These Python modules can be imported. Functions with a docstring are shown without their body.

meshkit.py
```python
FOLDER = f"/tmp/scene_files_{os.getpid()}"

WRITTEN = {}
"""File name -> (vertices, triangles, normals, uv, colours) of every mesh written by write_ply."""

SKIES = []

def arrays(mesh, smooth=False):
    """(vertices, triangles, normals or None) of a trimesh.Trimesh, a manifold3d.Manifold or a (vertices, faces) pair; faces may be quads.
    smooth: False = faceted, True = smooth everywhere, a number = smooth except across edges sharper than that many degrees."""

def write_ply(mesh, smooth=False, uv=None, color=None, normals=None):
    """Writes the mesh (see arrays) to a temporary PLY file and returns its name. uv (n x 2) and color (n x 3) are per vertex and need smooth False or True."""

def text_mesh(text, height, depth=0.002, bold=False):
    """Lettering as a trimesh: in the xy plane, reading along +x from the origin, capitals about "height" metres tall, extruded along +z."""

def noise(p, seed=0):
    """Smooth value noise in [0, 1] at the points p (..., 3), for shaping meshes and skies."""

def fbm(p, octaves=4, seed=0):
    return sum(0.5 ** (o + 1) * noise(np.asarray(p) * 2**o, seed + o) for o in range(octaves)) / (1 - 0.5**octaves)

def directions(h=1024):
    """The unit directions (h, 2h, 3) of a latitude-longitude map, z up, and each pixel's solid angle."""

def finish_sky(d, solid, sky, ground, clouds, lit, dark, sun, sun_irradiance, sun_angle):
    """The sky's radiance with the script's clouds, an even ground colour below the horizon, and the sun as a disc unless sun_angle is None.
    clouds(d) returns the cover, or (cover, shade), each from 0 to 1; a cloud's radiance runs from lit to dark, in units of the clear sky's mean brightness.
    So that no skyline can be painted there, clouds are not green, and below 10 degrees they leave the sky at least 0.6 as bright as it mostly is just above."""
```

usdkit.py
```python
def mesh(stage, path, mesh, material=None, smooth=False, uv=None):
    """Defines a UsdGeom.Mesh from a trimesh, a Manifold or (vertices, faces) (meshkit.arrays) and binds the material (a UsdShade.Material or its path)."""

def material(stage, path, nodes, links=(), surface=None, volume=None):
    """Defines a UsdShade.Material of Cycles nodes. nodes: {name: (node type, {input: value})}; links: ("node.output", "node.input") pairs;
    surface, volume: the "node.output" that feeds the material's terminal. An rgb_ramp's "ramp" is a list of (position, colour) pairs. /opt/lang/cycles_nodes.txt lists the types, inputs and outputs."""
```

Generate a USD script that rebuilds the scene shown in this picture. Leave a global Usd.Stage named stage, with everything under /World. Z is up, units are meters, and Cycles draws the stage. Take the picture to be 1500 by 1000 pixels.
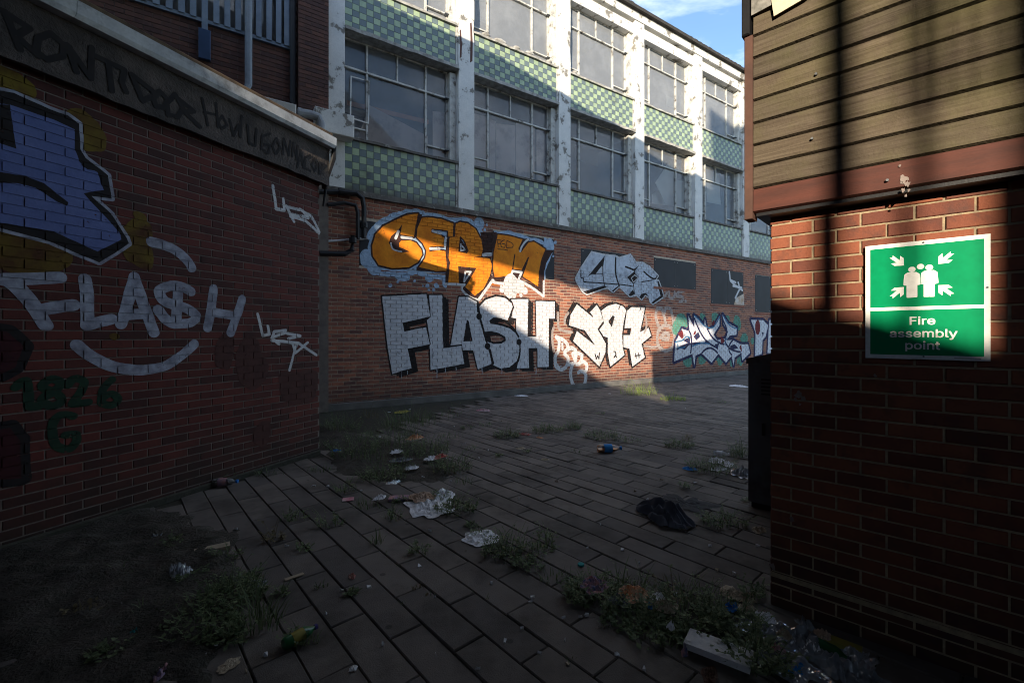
import math, random
import numpy as np
import trimesh, shapely, usdkit, meshkit
from shapely import affinity
from shapely.geometry import Polygon, LineString, Point, box as sbox
from shapely.ops import unary_union
from pxr import Usd, UsdGeom, UsdLux, UsdShade, Gf, Sdf, Vt

stage = Usd.Stage.CreateInMemory()
UsdGeom.SetStageUpAxis(stage, 'Z'); UsdGeom.SetStageMetersPerUnit(stage, 1.0)
UsdGeom.Xform.Define(stage, '/World'); UsdGeom.Scope.Define(stage, '/World/Looks')
rng = np.random.default_rng(7); random.seed(7)

# ------------------------------------------------------------------ camera, sky, sun, exposure
FPX, YH, EYE = 660.0, 489.0, 1.45            # focal length and horizon in photo pixels (1500 wide), eye height
EXPOSURE = 1.25
SKY_STRENGTH, SUN_INTENSITY = 0.145, 0.95
SUN_AZ, SUN_EL = math.radians(15), math.radians(13)    # the sun stands behind the camera, a little to the left
to_sun = np.array([-math.sin(SUN_AZ) * math.cos(SUN_EL), -math.cos(SUN_AZ) * math.cos(SUN_EL), math.sin(SUN_EL)])
cam = UsdGeom.Camera.Define(stage, '/World/camera')
cam.CreateHorizontalApertureAttr(36.0); cam.CreateVerticalApertureAttr(24.0)
cam.CreateFocalLengthAttr(36.0 * FPX / 1500)
cam.CreateVerticalApertureOffsetAttr(24.0 * (YH - 500) / 1000)
cam.CreateClippingRangeAttr(Gf.Vec2f(0.05, 2000))
cam.CreateExposureAttr(EXPOSURE)
cx = UsdGeom.Xformable(cam); cx.AddTranslateOp().Set(Gf.Vec3d(0, 0, EYE)); cx.AddRotateXOp().Set(90.0)

sky = UsdLux.DomeLight.Define(stage, '/World/sky')
sky_mat = usdkit.material(stage, '/World/Looks/sky', {
    'sky': ('sky_texture', {'sky_type': 'single_scattering', 'sun_disc': False, 'sun_elevation': SUN_EL, 'sun_rotation': math.atan2(to_sun[0], to_sun[1]), 'air_density': 1.0, 'aerosol_density': 0.15, 'ozone_density': 3.0}),
    'tc': ('texture_coordinate', {}),
    'mp': ('mapping', {'scale': (3.2, 3.2, 6.5), 'location': (0.45, 0.1, 0.3)}),
    'n': ('noise_texture', {'scale': 1.15, 'detail': 7.0, 'roughness': 0.58, 'distortion': 0.35}),
    'r': ('rgb_ramp', {'ramp': [(0, (0.0, 0.0, 0.0)), (0.46, (0.03, 0.03, 0.03)), (0.64, (0.55, 0.55, 0.55)), (0.8, (0.9, 0.9, 0.9)), (1, (0.95, 0.95, 0.95))]}),
    'mx': ('mix_color', {'b': (5.6, 6.0, 6.6), 'use_clamp': False}),
    'bg': ('background_shader', {'strength': SKY_STRENGTH})},
    [('tc.generated', 'mp.vector'), ('mp.vector', 'n.vector'), ('n.fac', 'r.fac'), ('r.color', 'mx.fac'), ('sky.color', 'mx.a'), ('mx.result', 'bg.color')], surface='bg.background')
UsdShade.MaterialBindingAPI.Apply(sky.GetPrim()).Bind(sky_mat)
sky.GetPrim().SetCustomDataByKey('kind', 'structure')
sky.GetPrim().SetCustomDataByKey('label', 'blue sky with thin white clouds above the roofs')
sky.GetPrim().SetCustomDataByKey('category', 'sky')
sun = UsdLux.DistantLight.Define(stage, '/World/sun')
sun.CreateIntensityAttr(SUN_INTENSITY); sun.CreateNormalizeAttr(True); sun.CreateAngleAttr(0.5); sun.CreateColorAttr(Gf.Vec3f(1.0, 0.86, 0.66))
zx = Gf.Rotation(Gf.Vec3d(0, 0, 1), Gf.Vec3d(*to_sun))
UsdGeom.Xformable(sun).AddTransformOp().Set(Gf.Matrix4d().SetRotate(zx))

# ------------------------------------------------------------------ helpers
def numbered(parent, name):
    n, p = 0, f'{parent}/{name}'
    while stage.GetPrimAtPath(p):
        n += 1; p = f'{parent}/{name}_{n:03d}'
    return p
_next = {}
def fresh(parent, name):
    k = (parent, name); n = _next.get(k, 0); _next[k] = n + 1
    return f'{parent}/{name}' + (f'_{n:03d}' if n else '')

def tag(prim, label=None, cat=None, group=None, kind=None):
    prim = prim.GetPrim() if hasattr(prim, 'GetPrim') else prim
    for k, v in (('label', label), ('category', cat), ('group', group), ('kind', kind)):
        if v: prim.SetCustomDataByKey(k, v)
    return prim

class MB:
    """collects triangles of one mesh; each vertex carries a tone in [0, 1]"""
    def __init__(s): s.v, s.f, s.t, s.n = [], [], [], 0
    def add(s, v, f, tone=0.5):
        v = np.asarray(v, float); f = np.asarray(f, int)
        if len(v) == 0 or len(f) == 0: return s
        if f.shape[1] == 4: f = np.vstack([f[:, [0, 1, 2]], f[:, [0, 2, 3]]])
        s.v.append(v); s.f.append(f + s.n); s.t.append(np.broadcast_to(np.asarray(tone, float), (len(v),))); s.n += len(v)
        return s
    def tm(s, m, tone=0.5): return s.add(m.vertices, m.faces, tone)
    def build(s, name, mat, parent='/World', smooth=False, **kw):
        path = fresh(parent if isinstance(parent, str) else str(parent.GetPath()), name)
        V, F, T = np.vstack(s.v), np.vstack(s.f), np.concatenate(s.t)
        if smooth:
            tm = trimesh.Trimesh(V, F, process=False)
            m = usdkit.mesh(stage, path, tm, mat, smooth=smooth)
            if smooth is True: UsdGeom.PrimvarsAPI(m).CreatePrimvar('tone', Sdf.ValueTypeNames.FloatArray, 'vertex').Set(Vt.FloatArray.FromNumpy(T.astype(np.float32)))
        else:
            m = usdkit.mesh(stage, path, (V, F), mat)
            UsdGeom.PrimvarsAPI(m).CreatePrimvar('tone', Sdf.ValueTypeNames.FloatArray, 'vertex').Set(Vt.FloatArray.FromNumpy(T.astype(np.float32)))
        if kw: tag(m, **kw)
        return m.GetPrim()

def thing(name, label, cat, loc=(0, 0, 0), rz=0, group=None, kind=None):
    x = UsdGeom.Xform.Define(stage, fresh('/World', name))
    if any(loc): x.AddTranslateOp().Set(Gf.Vec3d(*map(float, loc)))
    if rz: x.AddRotateZOp().Set(math.degrees(rz))
    return tag(x, label, cat, group, kind)

class Wall:
    """a vertical plane with its own axes: u along it, z up, o out of it towards the yard"""
    def __init__(s, Xv, K, off=0.0):
        d = np.array([(Xv - 750) / FPX, 1, 0]); d /= np.linalg.norm(d)
        Y = K / (Xv - 500); s.p0 = np.array([(500 - 750) / FPX * Y, Y, 0])
        n = np.array([d[1], -d[0], 0])
        if n @ (-s.p0) < 0: d, n = -d, -n
        s.d, s.n = d, n; s.p0 = s.p0 + n * off
    def P(s, u, z, o=0.0):
        u, z, o = np.broadcast_arrays(np.asarray(u, float), z, o)
        return s.p0 + u[..., None] * s.d + z[..., None] * np.array([0, 0, 1.0]) + o[..., None] * s.n
    def uz(s, px, py, o=0.0):
        r = np.array([(px - 750) / FPX, 1, -(py - YH) / FPX]); c = np.array([0, 0, EYE])
        t = s.n @ (s.p0 + s.n * o - c) / (s.n @ r); q = c + t * r
        return float((q - s.p0) @ s.d), float(q[2])
    def u(s, px, o=0.0): return s.uz(px, YH, o)[0]
    def box(s, mb, u0, u1, z0, z1, o0, o1, tone=0.5, bevel=0.0):
        if bevel:
            b = bevel; rings = [(u0, u1, z0, z1, o0), (u0, u1, z0, z1, o1 - b), (u0 + b, u1 - b, z0 + b, z1 - b, o1)]
            v = np.vstack([s.P([a, c, c, a], [e, e, g, g], o) for a, c, e, g, o in rings])
            f = [[8, 9, 10, 11]] + [[4 * r + i, 4 * r + (i + 1) % 4, 4 * r + 4 + (i + 1) % 4, 4 * r + 4 + i] for r in (0, 1) for i in range(4)] + [[3, 2, 1, 0]]
            return mb.add(v, f, tone)
        v = s.P([u0, u1, u1, u0] * 2, [z0, z0, z1, z1] * 2, [o0] * 4 + [o1] * 4)
        return mb.add(v, [[4, 5, 6, 7], [0, 3, 2, 1], [0, 1, 5, 4], [1, 2, 6, 5], [2, 3, 7, 6], [3, 0, 4, 7]], tone)
    def sheet(s, mb, poly, o, tone=0.5):
        for g in getattr(poly, 'geoms', [poly]):
            if g.geom_type != 'Polygon' or g.area < 1e-6: continue
            v, f = trimesh.creation.triangulate_polygon(g, engine='earcut')
            v = np.asarray(v); f = np.asarray(f)
            a = v[f]; cr = (a[:, 1, 0] - a[:, 0, 0]) * (a[:, 2, 1] - a[:, 0, 1]) - (a[:, 1, 1] - a[:, 0, 1]) * (a[:, 2, 0] - a[:, 0, 0])
            f = np.where(cr[:, None] < 0, f[:, ::-1], f)
            mb.add(s.P(v[:, 0], v[:, 1], o), f, tone)
        return mb
    def slab(s, mb, poly, o0, o1, tone=0.5):
        for g in getattr(poly, 'geoms', [poly]):
            if g.geom_type != 'Polygon' or g.area < 1e-7: continue
            m = trimesh.creation.extrude_polygon(g, o1 - o0, engine='earcut')
            mb.add(s.P(m.vertices[:, 0], m.vertices[:, 1], m.vertices[:, 2] + o0), m.faces, tone)
        return mb

def tube(mb, pts, r, sides=8, tone=0.5, cap=True):
    p = np.asarray(pts, float); r = np.broadcast_to(np.asarray(r, float), (len(p),))
    t = np.gradient(p, axis=0); t /= np.linalg.norm(t, axis=1, keepdims=True) + 1e-12
    ref = np.array([0.31, 0.17, 0.93]) if abs(t[0, 2]) < 0.8 else np.array([0.9, 0.2, 0.1])
    a = np.cross(t, ref); a /= np.linalg.norm(a, axis=1, keepdims=True) + 1e-12; b = np.cross(t, a)
    an = np.arange(sides) * 2 * np.pi / sides
    v = (p[:, None] + r[:, None, None] * (np.cos(an)[None, :, None] * a[:, None] + np.sin(an)[None, :, None] * b[:, None])).reshape(-1, 3)
    f = [[i * sides + j, i * sides + (j + 1) % sides, (i + 1) * sides + (j + 1) % sides, (i + 1) * sides + j] for i in range(len(p) - 1) for j in range(sides)]
    mb.add(v, f, tone)
    if cap:
        for i in (0, len(p) - 1):
            vv = np.vstack([v[i * sides:(i + 1) * sides], p[i]]); o = 1 if i else -1
            mb.add(vv, [[j, (j + 1) % sides, sides][::o] for j in range(sides)], tone)
    return mb

def obox(mb, c, ax, ay, az, tone=0.5):
    """box from the corner c along three edge vectors"""
    c, ax, ay, az = (np.asarray(k, float) for k in (c, ax, ay, az))
    v = [c, c + ax, c + ax + ay, c + ay, c + az, c + ax + az, c + ax + ay + az, c + ay + az]
    f = np.array([[0, 3, 2, 1], [4, 5, 6, 7], [0, 1, 5, 4], [1, 2, 6, 5], [2, 3, 7, 6], [3, 0, 4, 7]])
    if np.dot(np.cross(ax, ay), az) < 0: f = f[:, ::-1]
    return mb.add(v, f, tone)

def prism(mb, poly, z0, z1, tone=0.5):
    m = trimesh.creation.extrude_polygon(Polygon(poly), z1 - z0, engine='earcut'); m.apply_translation([0, 0, z0])
    return mb.tm(m, tone)

def ground_at(px, py, z=0.0):
    t = (EYE - z) * FPX / (py - YH); return np.array([(px - 750) / FPX * t, t, z])

# ------------------------------------------------------------------ materials
def look(name, c0, c1=None, rough=0.8, spec=0.3, noise=6.0, amount=1.0, grain=60.0, bump=0.15, bumpscale=None, tone=False, dirt=None, dirtscale=1.5, dirtlevel=(0.5, 0.68), metallic=0.0, stretch=(1, 1, 1), bumpdist=0.004, wear=0.0, stains=None):
    """painted, mineral or metal surface: two colours mixed by noise (or by each piece's tone), dirt in patches, fine relief"""
    c1 = c1 if c1 is not None else tuple(0.75 * x for x in c0)
    N = {'g': ('geometry', {}), 'mp': ('mapping', {'scale': stretch}),
         'n': ('noise_texture', {'scale': noise, 'detail': 6.0, 'roughness': 0.6}),
         'r': ('rgb_ramp', {'ramp': [(0, (0, 0, 0)), (0.34, (0, 0, 0)), (0.66, (1, 1, 1)), (1, (1, 1, 1))]}),
         'm': ('mix_color', {'a': c0, 'b': c1}),
         'gn': ('noise_texture', {'scale': grain, 'detail': 4.0, 'roughness': 0.65}),
         'gr': ('rgb_ramp', {'ramp': [(0, (0.72, 0.72, 0.72)), (0.5, (1, 1, 1)), (1, (1.25, 1.25, 1.25))]}),
         'mg': ('mix_color', {'blend_type': 'multiply', 'fac': 0.8, 'use_clamp': False}),
         'bp': ('bump', {'strength': bump, 'distance': bumpdist}),
         'p': ('principled_bsdf', {'roughness': rough, 'specular_ior_level': spec, 'metallic': metallic})}
    K = [('g.position', 'mp.vector'), ('mp.vector', 'n.vector'), ('n.fac', 'r.fac'), ('mp.vector', 'gn.vector'), ('gn.fac', 'gr.fac'), ('m.result', 'mg.a'), ('gr.color', 'mg.b'), ('gn.fac', 'bp.height'), ('bp.normal', 'p.normal')]
    if tone:
        N['at'] = ('attribute', {'attribute': 'tone'}); N['ad'] = ('math', {'math_type': 'multiply_add', 'value2': 0.35 * amount}); N['rf'] = ('math', {'math_type': 'subtract', 'value2': 0.17 * amount})
        K += [('r.color', 'ad.value1'), ('at.fac', 'ad.value3'), ('ad.value', 'rf.value1'), ('rf.value', 'm.fac')]
    else:
        N['am'] = ('math', {'math_type': 'multiply', 'value2': amount}); K += [('r.color', 'am.value1'), ('am.value', 'm.fac')]
    last = 'mg.result'
    if dirt is not None:
        N['dn'] = ('noise_texture', {'scale': dirtscale, 'detail': 8.0, 'roughness': 0.68}); N['dr'] = ('rgb_ramp', {'ramp': [(0, (0, 0, 0)), (dirtlevel[0], (0, 0, 0)), (dirtlevel[1], (1, 1, 1)), (1, (1, 1, 1))]})
        N['dm'] = ('mix_color', {'b': dirt}); K += [('g.position', 'dn.vector'), ('dn.fac', 'dr.fac'), ('dr.color', 'dm.fac'), (last, 'dm.a')]; last = 'dm.result'
    K.append((last, 'p.base_color'))
    if wear:
        N['wn'] = ('noise_texture', {'scale': 26.0, 'detail': 6.0, 'roughness': 0.72}); N['wl'] = ('noise_texture', {'scale': 2.2, 'detail': 3.0}); N['ws'] = ('math', {'math_type': 'multiply_add', 'value2': 0.45})
        N['wr'] = ('rgb_ramp', {'ramp': [(0, (1, 1, 1)), (0.925 - wear, (1, 1, 1)), (0.965 - wear, (0, 0, 0)), (1, (0, 0, 0))]}); N['tp'] = ('transparent_bsdf', {}); N['wm'] = ('mix_closure', {})
        K += [('g.position', 'wn.vector'), ('g.position', 'wl.vector'), ('wl.fac', 'ws.value1'), ('wn.fac', 'ws.value3'), ('ws.value', 'wr.fac'), ('wr.color', 'wm.fac'), ('tp.BSDF', 'wm.closure1'), ('p.BSDF', 'wm.closure2')]
        return usdkit.material(stage, '/World/Looks/' + name, N, K, surface='wm.closure')
    if stains:
        N['sv'] = ('voronoi_texture', {'scale': 5.5, 'feature': 'f1', 'randomness': 1.0}); N['sr'] = ('rgb_ramp', {'ramp': [(0, (1, 1, 1)), (0.085, (1, 1, 1)), (0.11, (0, 0, 0)), (1, (0, 0, 0))]}); N['sk'] = ('separate_color', {}); N['sc'] = ('math', {'math_type': 'greater_than', 'value2': 0.6}); N['sm'] = ('math', {'math_type': 'multiply'}); N['sx'] = ('mix_color', {'b': stains}); N['sf'] = ('math', {'math_type': 'multiply', 'value2': 0.6})
        K.remove((last, 'p.base_color'))
        K += [('g.position', 'sv.vector'), ('sv.distance', 'sr.fac'), ('sv.color', 'sk.color'), ('sk.r', 'sc.value1'), ('sr.color', 'sm.value1'), ('sc.value', 'sm.value2'), ('sm.value', 'sf.value1'), ('sf.value', 'sx.fac'), (last, 'sx.a'), ('sx.result', 'p.base_color')]
    return usdkit.material(stage, '/World/Looks/' + name, N, K, surface='p.BSDF')

M = {}
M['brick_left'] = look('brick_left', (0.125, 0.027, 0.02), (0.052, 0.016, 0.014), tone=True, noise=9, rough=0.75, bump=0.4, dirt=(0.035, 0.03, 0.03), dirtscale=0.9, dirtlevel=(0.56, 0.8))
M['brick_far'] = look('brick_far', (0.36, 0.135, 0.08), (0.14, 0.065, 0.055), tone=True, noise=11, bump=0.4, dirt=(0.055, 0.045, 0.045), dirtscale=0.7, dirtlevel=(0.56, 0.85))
M['brick_right'] = look('brick_right', (0.25, 0.08, 0.042), (0.12, 0.04, 0.028), tone=True, noise=14, grain=110, bump=0.6, rough=0.8, dirt=(0.09, 0.045, 0.035), dirtscale=7, dirtlevel=(0.55, 0.75))
M['brick_block'] = look('brick_block', (0.13, 0.06, 0.045), (0.07, 0.038, 0.035), tone=True, noise=9, bump=0.4)
M['mortar'] = look('mortar', (0.6, 0.5, 0.39), (0.42, 0.35, 0.28), noise=12, bump=0.6)
M['mortar_right'] = look('mortar_right', (0.4, 0.31, 0.19), (0.24, 0.19, 0.13), noise=30, grain=140, bump=0.8)
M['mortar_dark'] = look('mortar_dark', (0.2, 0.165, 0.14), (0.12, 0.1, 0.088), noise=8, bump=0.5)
M['tile_light'] = look('tile_light', (0.36, 0.45, 0.28), (0.27, 0.35, 0.23), tone=True, rough=0.35, spec=0.5, noise=5, grain=30, bump=0.05, dirt=(0.07, 0.075, 0.06), dirtscale=1.6, dirtlevel=(0.55, 0.82))
M['tile_dark'] = look('tile_dark', (0.14, 0.185, 0.185), (0.11, 0.145, 0.16), tone=True, rough=0.35, spec=0.5, noise=5, grain=30, bump=0.05, dirt=(0.05, 0.05, 0.045), dirtscale=1.6, dirtlevel=(0.56, 0.82))
M['grout'] = look('grout', (0.1, 0.1, 0.09), (0.06, 0.06, 0.055))
M['white_paint'] = look('white_paint', (0.68, 0.67, 0.64), (0.56, 0.56, 0.54), rough=0.6, noise=3, grain=40, bump=0.12, dirt=(0.2, 0.185, 0.16), dirtscale=3.0, dirtlevel=(0.565, 0.6))
M['frame_paint'] = look('frame_paint', (0.6, 0.6, 0.56), (0.38, 0.37, 0.34), rough=0.6, noise=6, bump=0.15, dirt=(0.12, 0.1, 0.08), dirtscale=6, dirtlevel=(0.55, 0.65))
M['ledge'] = look('ledge', (0.16, 0.145, 0.13), (0.08, 0.072, 0.065), noise=5, bump=0.8, grain=25, dirt=(0.4, 0.39, 0.36), dirtscale=7, dirtlevel=(0.6, 0.68))
M['ledge_white'] = look('ledge_white', (0.45, 0.44, 0.41), (0.2, 0.19, 0.17), noise=7, bump=0.6, grain=25)
M['board'] = look('board', (0.028, 0.028, 0.034), (0.018, 0.018, 0.022), noise=2, rough=0.6)
M['concrete_dark'] = look('concrete_dark', (0.15, 0.14, 0.13), (0.09, 0.085, 0.08), noise=3, bump=0.4)
M['interior'] = look('interior', (0.16, 0.16, 0.165), (0.1, 0.1, 0.105), noise=1)
M['beige_board'] = look('beige_board', (0.72, 0.56, 0.5), (0.6, 0.45, 0.4), noise=2, dirt=(0.25, 0.18, 0.15), dirtscale=2)
M['orange_board'] = look('orange_board', (0.55, 0.2, 0.08), (0.45, 0.15, 0.06))
M['roof_felt'] = look('roof_felt', (0.05, 0.045, 0.04), (0.03, 0.028, 0.026), bump=0.5)
M['render'] = look('render', (0.12, 0.095, 0.085), (0.06, 0.05, 0.047), noise=5, grain=45, bump=1.2, bumpdist=0.012, dirt=(0.025, 0.022, 0.022), dirtscale=1.5, dirtlevel=(0.5, 0.75))
M['gutter'] = look('gutter', (0.55, 0.56, 0.58), (0.36, 0.37, 0.4), noise=4, rough=0.5, dirt=(0.1, 0.09, 0.08), dirtscale=3)
M['bars'] = look('bars', (0.2, 0.25, 0.32), (0.14, 0.18, 0.24), rough=0.5, noise=5)
M['blue_sign'] = look('blue_sign', (0.03, 0.06, 0.13), (0.02, 0.045, 0.1), rough=0.5)
M['black_plastic'] = look('black_plastic', (0.014, 0.014, 0.016), (0.01, 0.01, 0.012), rough=0.45)
M['dark_metal'] = look('dark_metal', (0.15, 0.165, 0.18), (0.11, 0.12, 0.135), rough=0.55, noise=4, dirt=(0.06, 0.05, 0.04), dirtscale=3)
M['slab'] = look('slab', (0.175, 0.152, 0.135), (0.095, 0.084, 0.08), tone=True, noise=7, grain=170, bump=0.9, rough=0.85, dirt=(0.035, 0.032, 0.027), dirtscale=1.7, dirtlevel=(0.47, 0.72), stains=(0.024, 0.024, 0.025))
M['joint'] = look('joint', (0.055, 0.05, 0.04), (0.03, 0.032, 0.02), noise=20, bump=1.0)
M['earth'] = look('earth', (0.075, 0.065, 0.055), (0.035, 0.034, 0.026), noise=12, grain=50, bump=1.5, bumpdist=0.02)
M['trim_brown'] = look('trim_brown', (0.1, 0.05, 0.038), (0.06, 0.033, 0.027), noise=4)
M['fascia_red'] = look('fascia_red', (0.095, 0.029, 0.02), (0.06, 0.021, 0.016), noise=3, rough=0.7, stretch=(1, 1, 7), grain=30, bump=0.35, dirt=(0.28, 0.2, 0.17), dirtscale=9, dirtlevel=(0.68, 0.74))
M['pale_panel'] = look('pale_panel', (0.6, 0.55, 0.42), (0.48, 0.43, 0.33), noise=3)
M['silver_panel'] = look('silver_panel', (0.32, 0.31, 0.29), (0.12, 0.12, 0.11), noise=18, rough=0.4)
M['leaf_dark'] = None

def dark_foot(mat, z0, z1, col):
    """colour darker towards the foot; on the tiles, grime gathered on the lowest row above a ledge"""
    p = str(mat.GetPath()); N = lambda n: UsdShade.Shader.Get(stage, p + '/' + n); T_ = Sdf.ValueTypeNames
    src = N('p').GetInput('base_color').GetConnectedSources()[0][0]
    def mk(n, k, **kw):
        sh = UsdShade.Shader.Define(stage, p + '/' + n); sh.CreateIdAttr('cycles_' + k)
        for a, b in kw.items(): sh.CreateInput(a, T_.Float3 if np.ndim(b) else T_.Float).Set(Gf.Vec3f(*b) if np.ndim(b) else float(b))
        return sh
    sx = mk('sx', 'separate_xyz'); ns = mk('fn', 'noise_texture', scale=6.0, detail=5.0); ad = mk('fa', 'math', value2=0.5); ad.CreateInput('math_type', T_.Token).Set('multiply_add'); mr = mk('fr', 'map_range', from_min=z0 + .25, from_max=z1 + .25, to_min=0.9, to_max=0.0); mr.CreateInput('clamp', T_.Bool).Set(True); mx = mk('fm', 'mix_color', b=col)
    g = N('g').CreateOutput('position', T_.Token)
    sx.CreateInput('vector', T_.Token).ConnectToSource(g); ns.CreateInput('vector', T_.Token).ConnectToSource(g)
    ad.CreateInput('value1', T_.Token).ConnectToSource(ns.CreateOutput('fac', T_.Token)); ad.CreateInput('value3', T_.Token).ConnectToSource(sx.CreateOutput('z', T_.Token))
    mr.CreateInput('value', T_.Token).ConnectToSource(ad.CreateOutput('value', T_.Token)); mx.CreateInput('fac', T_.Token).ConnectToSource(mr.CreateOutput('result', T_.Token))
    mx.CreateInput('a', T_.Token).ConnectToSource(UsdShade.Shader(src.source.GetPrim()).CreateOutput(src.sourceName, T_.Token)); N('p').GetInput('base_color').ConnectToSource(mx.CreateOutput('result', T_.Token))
dark_foot(M['brick_right'], -.1, .6, (0.025, 0.02, 0.018)); dark_foot(M['brick_left'], -.1, .6, (0.018, 0.017, 0.013)); dark_foot(M['brick_far'], -.1, .55, (0.03, 0.026, 0.026)); dark_foot(M['mortar'], -.1, .5, (0.06, 0.052, 0.05))  # brick and mortar colour turns darker towards the ground
for k_ in ('tile_light', 'tile_dark'): dark_foot(M[k_], 4.22, 4.52, (0.055, 0.052, 0.045))

def wood_look():
    N = {'g': ('geometry', {}), 'at': ('attribute', {'attribute': 'tone'}),
         'mp': ('mapping', {'rotation': (0, 0, math.radians(42.5)), 'scale': (1.6, 1.6, 34.0)}),
         'n': ('noise_texture', {'scale': 2.3, 'detail': 8.0, 'roughness': 0.62, 'distortion': 0.5}),
         'r': ('rgb_ramp', {'ramp': [(0, (0.038, 0.029, 0.022)), (0.36, (0.072, 0.056, 0.042)), (0.5, (0.096, 0.077, 0.058)), (0.64, (0.118, 0.097, 0.074)), (1, (0.165, 0.138, 0.108))]}),
         'mn': ('noise_texture', {'scale': 2.4, 'detail': 7.0, 'roughness': 0.7}),
         'mr': ('rgb_ramp', {'ramp': [(0, (0, 0, 0)), (0.45, (0, 0, 0)), (0.68, (0.75, 0.75, 0.75)), (1, (0.85, 0.85, 0.85))]}),
         'mm': ('mix_color', {'b': (0.105, 0.098, 0.05)}),
         'tr': ('rgb_ramp', {'ramp': [(0, (0.68, 0.68, 0.7)), (1, (1.12, 1.08, 1.0))]}),
         'mt': ('mix_color', {'blend_type': 'multiply', 'fac': 1.0, 'use_clamp': False}),
         'fl': ('noise_texture', {'scale': 75.0, 'detail': 3.0}), 'ad': ('math', {'math_type': 'multiply_add', 'value2': 0.6}),
         'bp': ('bump', {'strength': 0.9, 'distance': 0.006}), 'p': ('principled_bsdf', {'roughness': 0.85, 'specular_ior_level': 0.2})}
    K = [('g.position', 'mp.vector'), ('mp.vector', 'n.vector'), ('n.fac', 'r.fac'), ('g.position', 'mn.vector'), ('mn.fac', 'mr.fac'), ('mr.color', 'mm.fac'), ('r.color', 'mm.a'), ('at.fac', 'tr.fac'), ('tr.color', 'mt.b'), ('mm.result', 'mt.a'), ('mt.result', 'p.base_color'), ('g.position', 'fl.vector'), ('fl.fac', 'ad.value1'), ('n.fac', 'ad.value3'), ('ad.value', 'bp.height'), ('bp.normal', 'p.normal')]
    return usdkit.material(stage, '/World/Looks/weathered_wood', N, K, surface='p.BSDF')
M['wood'] = wood_look()

def glass_look(name, dust_haze=0.1, tint=(0.86, 0.9, 0.92)):  # grey film is dust, and also stands in for pale sky haze
    N = {'f': ('fresnel', {'IOR': 1.55}), 't': ('transparent_bsdf', {'color': tint}), 'gl': ('glossy_bsdf', {'color': (1, 1, 1), 'roughness': 0.02}), 'm': ('mix_closure', {}),
         'd': ('principled_bsdf', {'base_color': (0.4, 0.42, 0.45), 'roughness': 0.9}), 'g': ('geometry', {}), 'n': ('noise_texture', {'scale': 1.7, 'detail': 6.0, 'roughness': 0.7}),
         'r': ('rgb_ramp', {'ramp': [(0, (dust_haze * 0.85,) * 3), (0.45, (dust_haze,) * 3), (0.7, (dust_haze * 1.35,) * 3), (1, (dust_haze * 1.8,) * 3)]}), 'm2': ('mix_closure', {})}
    K = [('f.fac', 'm.fac'), ('t.BSDF', 'm.closure1'), ('gl.BSDF', 'm.closure2'), ('g.position', 'n.vector'), ('n.fac', 'r.fac'), ('r.color', 'm2.fac'), ('m.closure', 'm2.closure1'), ('d.BSDF', 'm2.closure2')]
    return usdkit.material(stage, '/World/Looks/' + name, N, K, surface='m2.closure')
M['glass'] = glass_look('glass', 0.19)
M['glass_grey'] = glass_look('glass_grey', 0.42)

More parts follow.
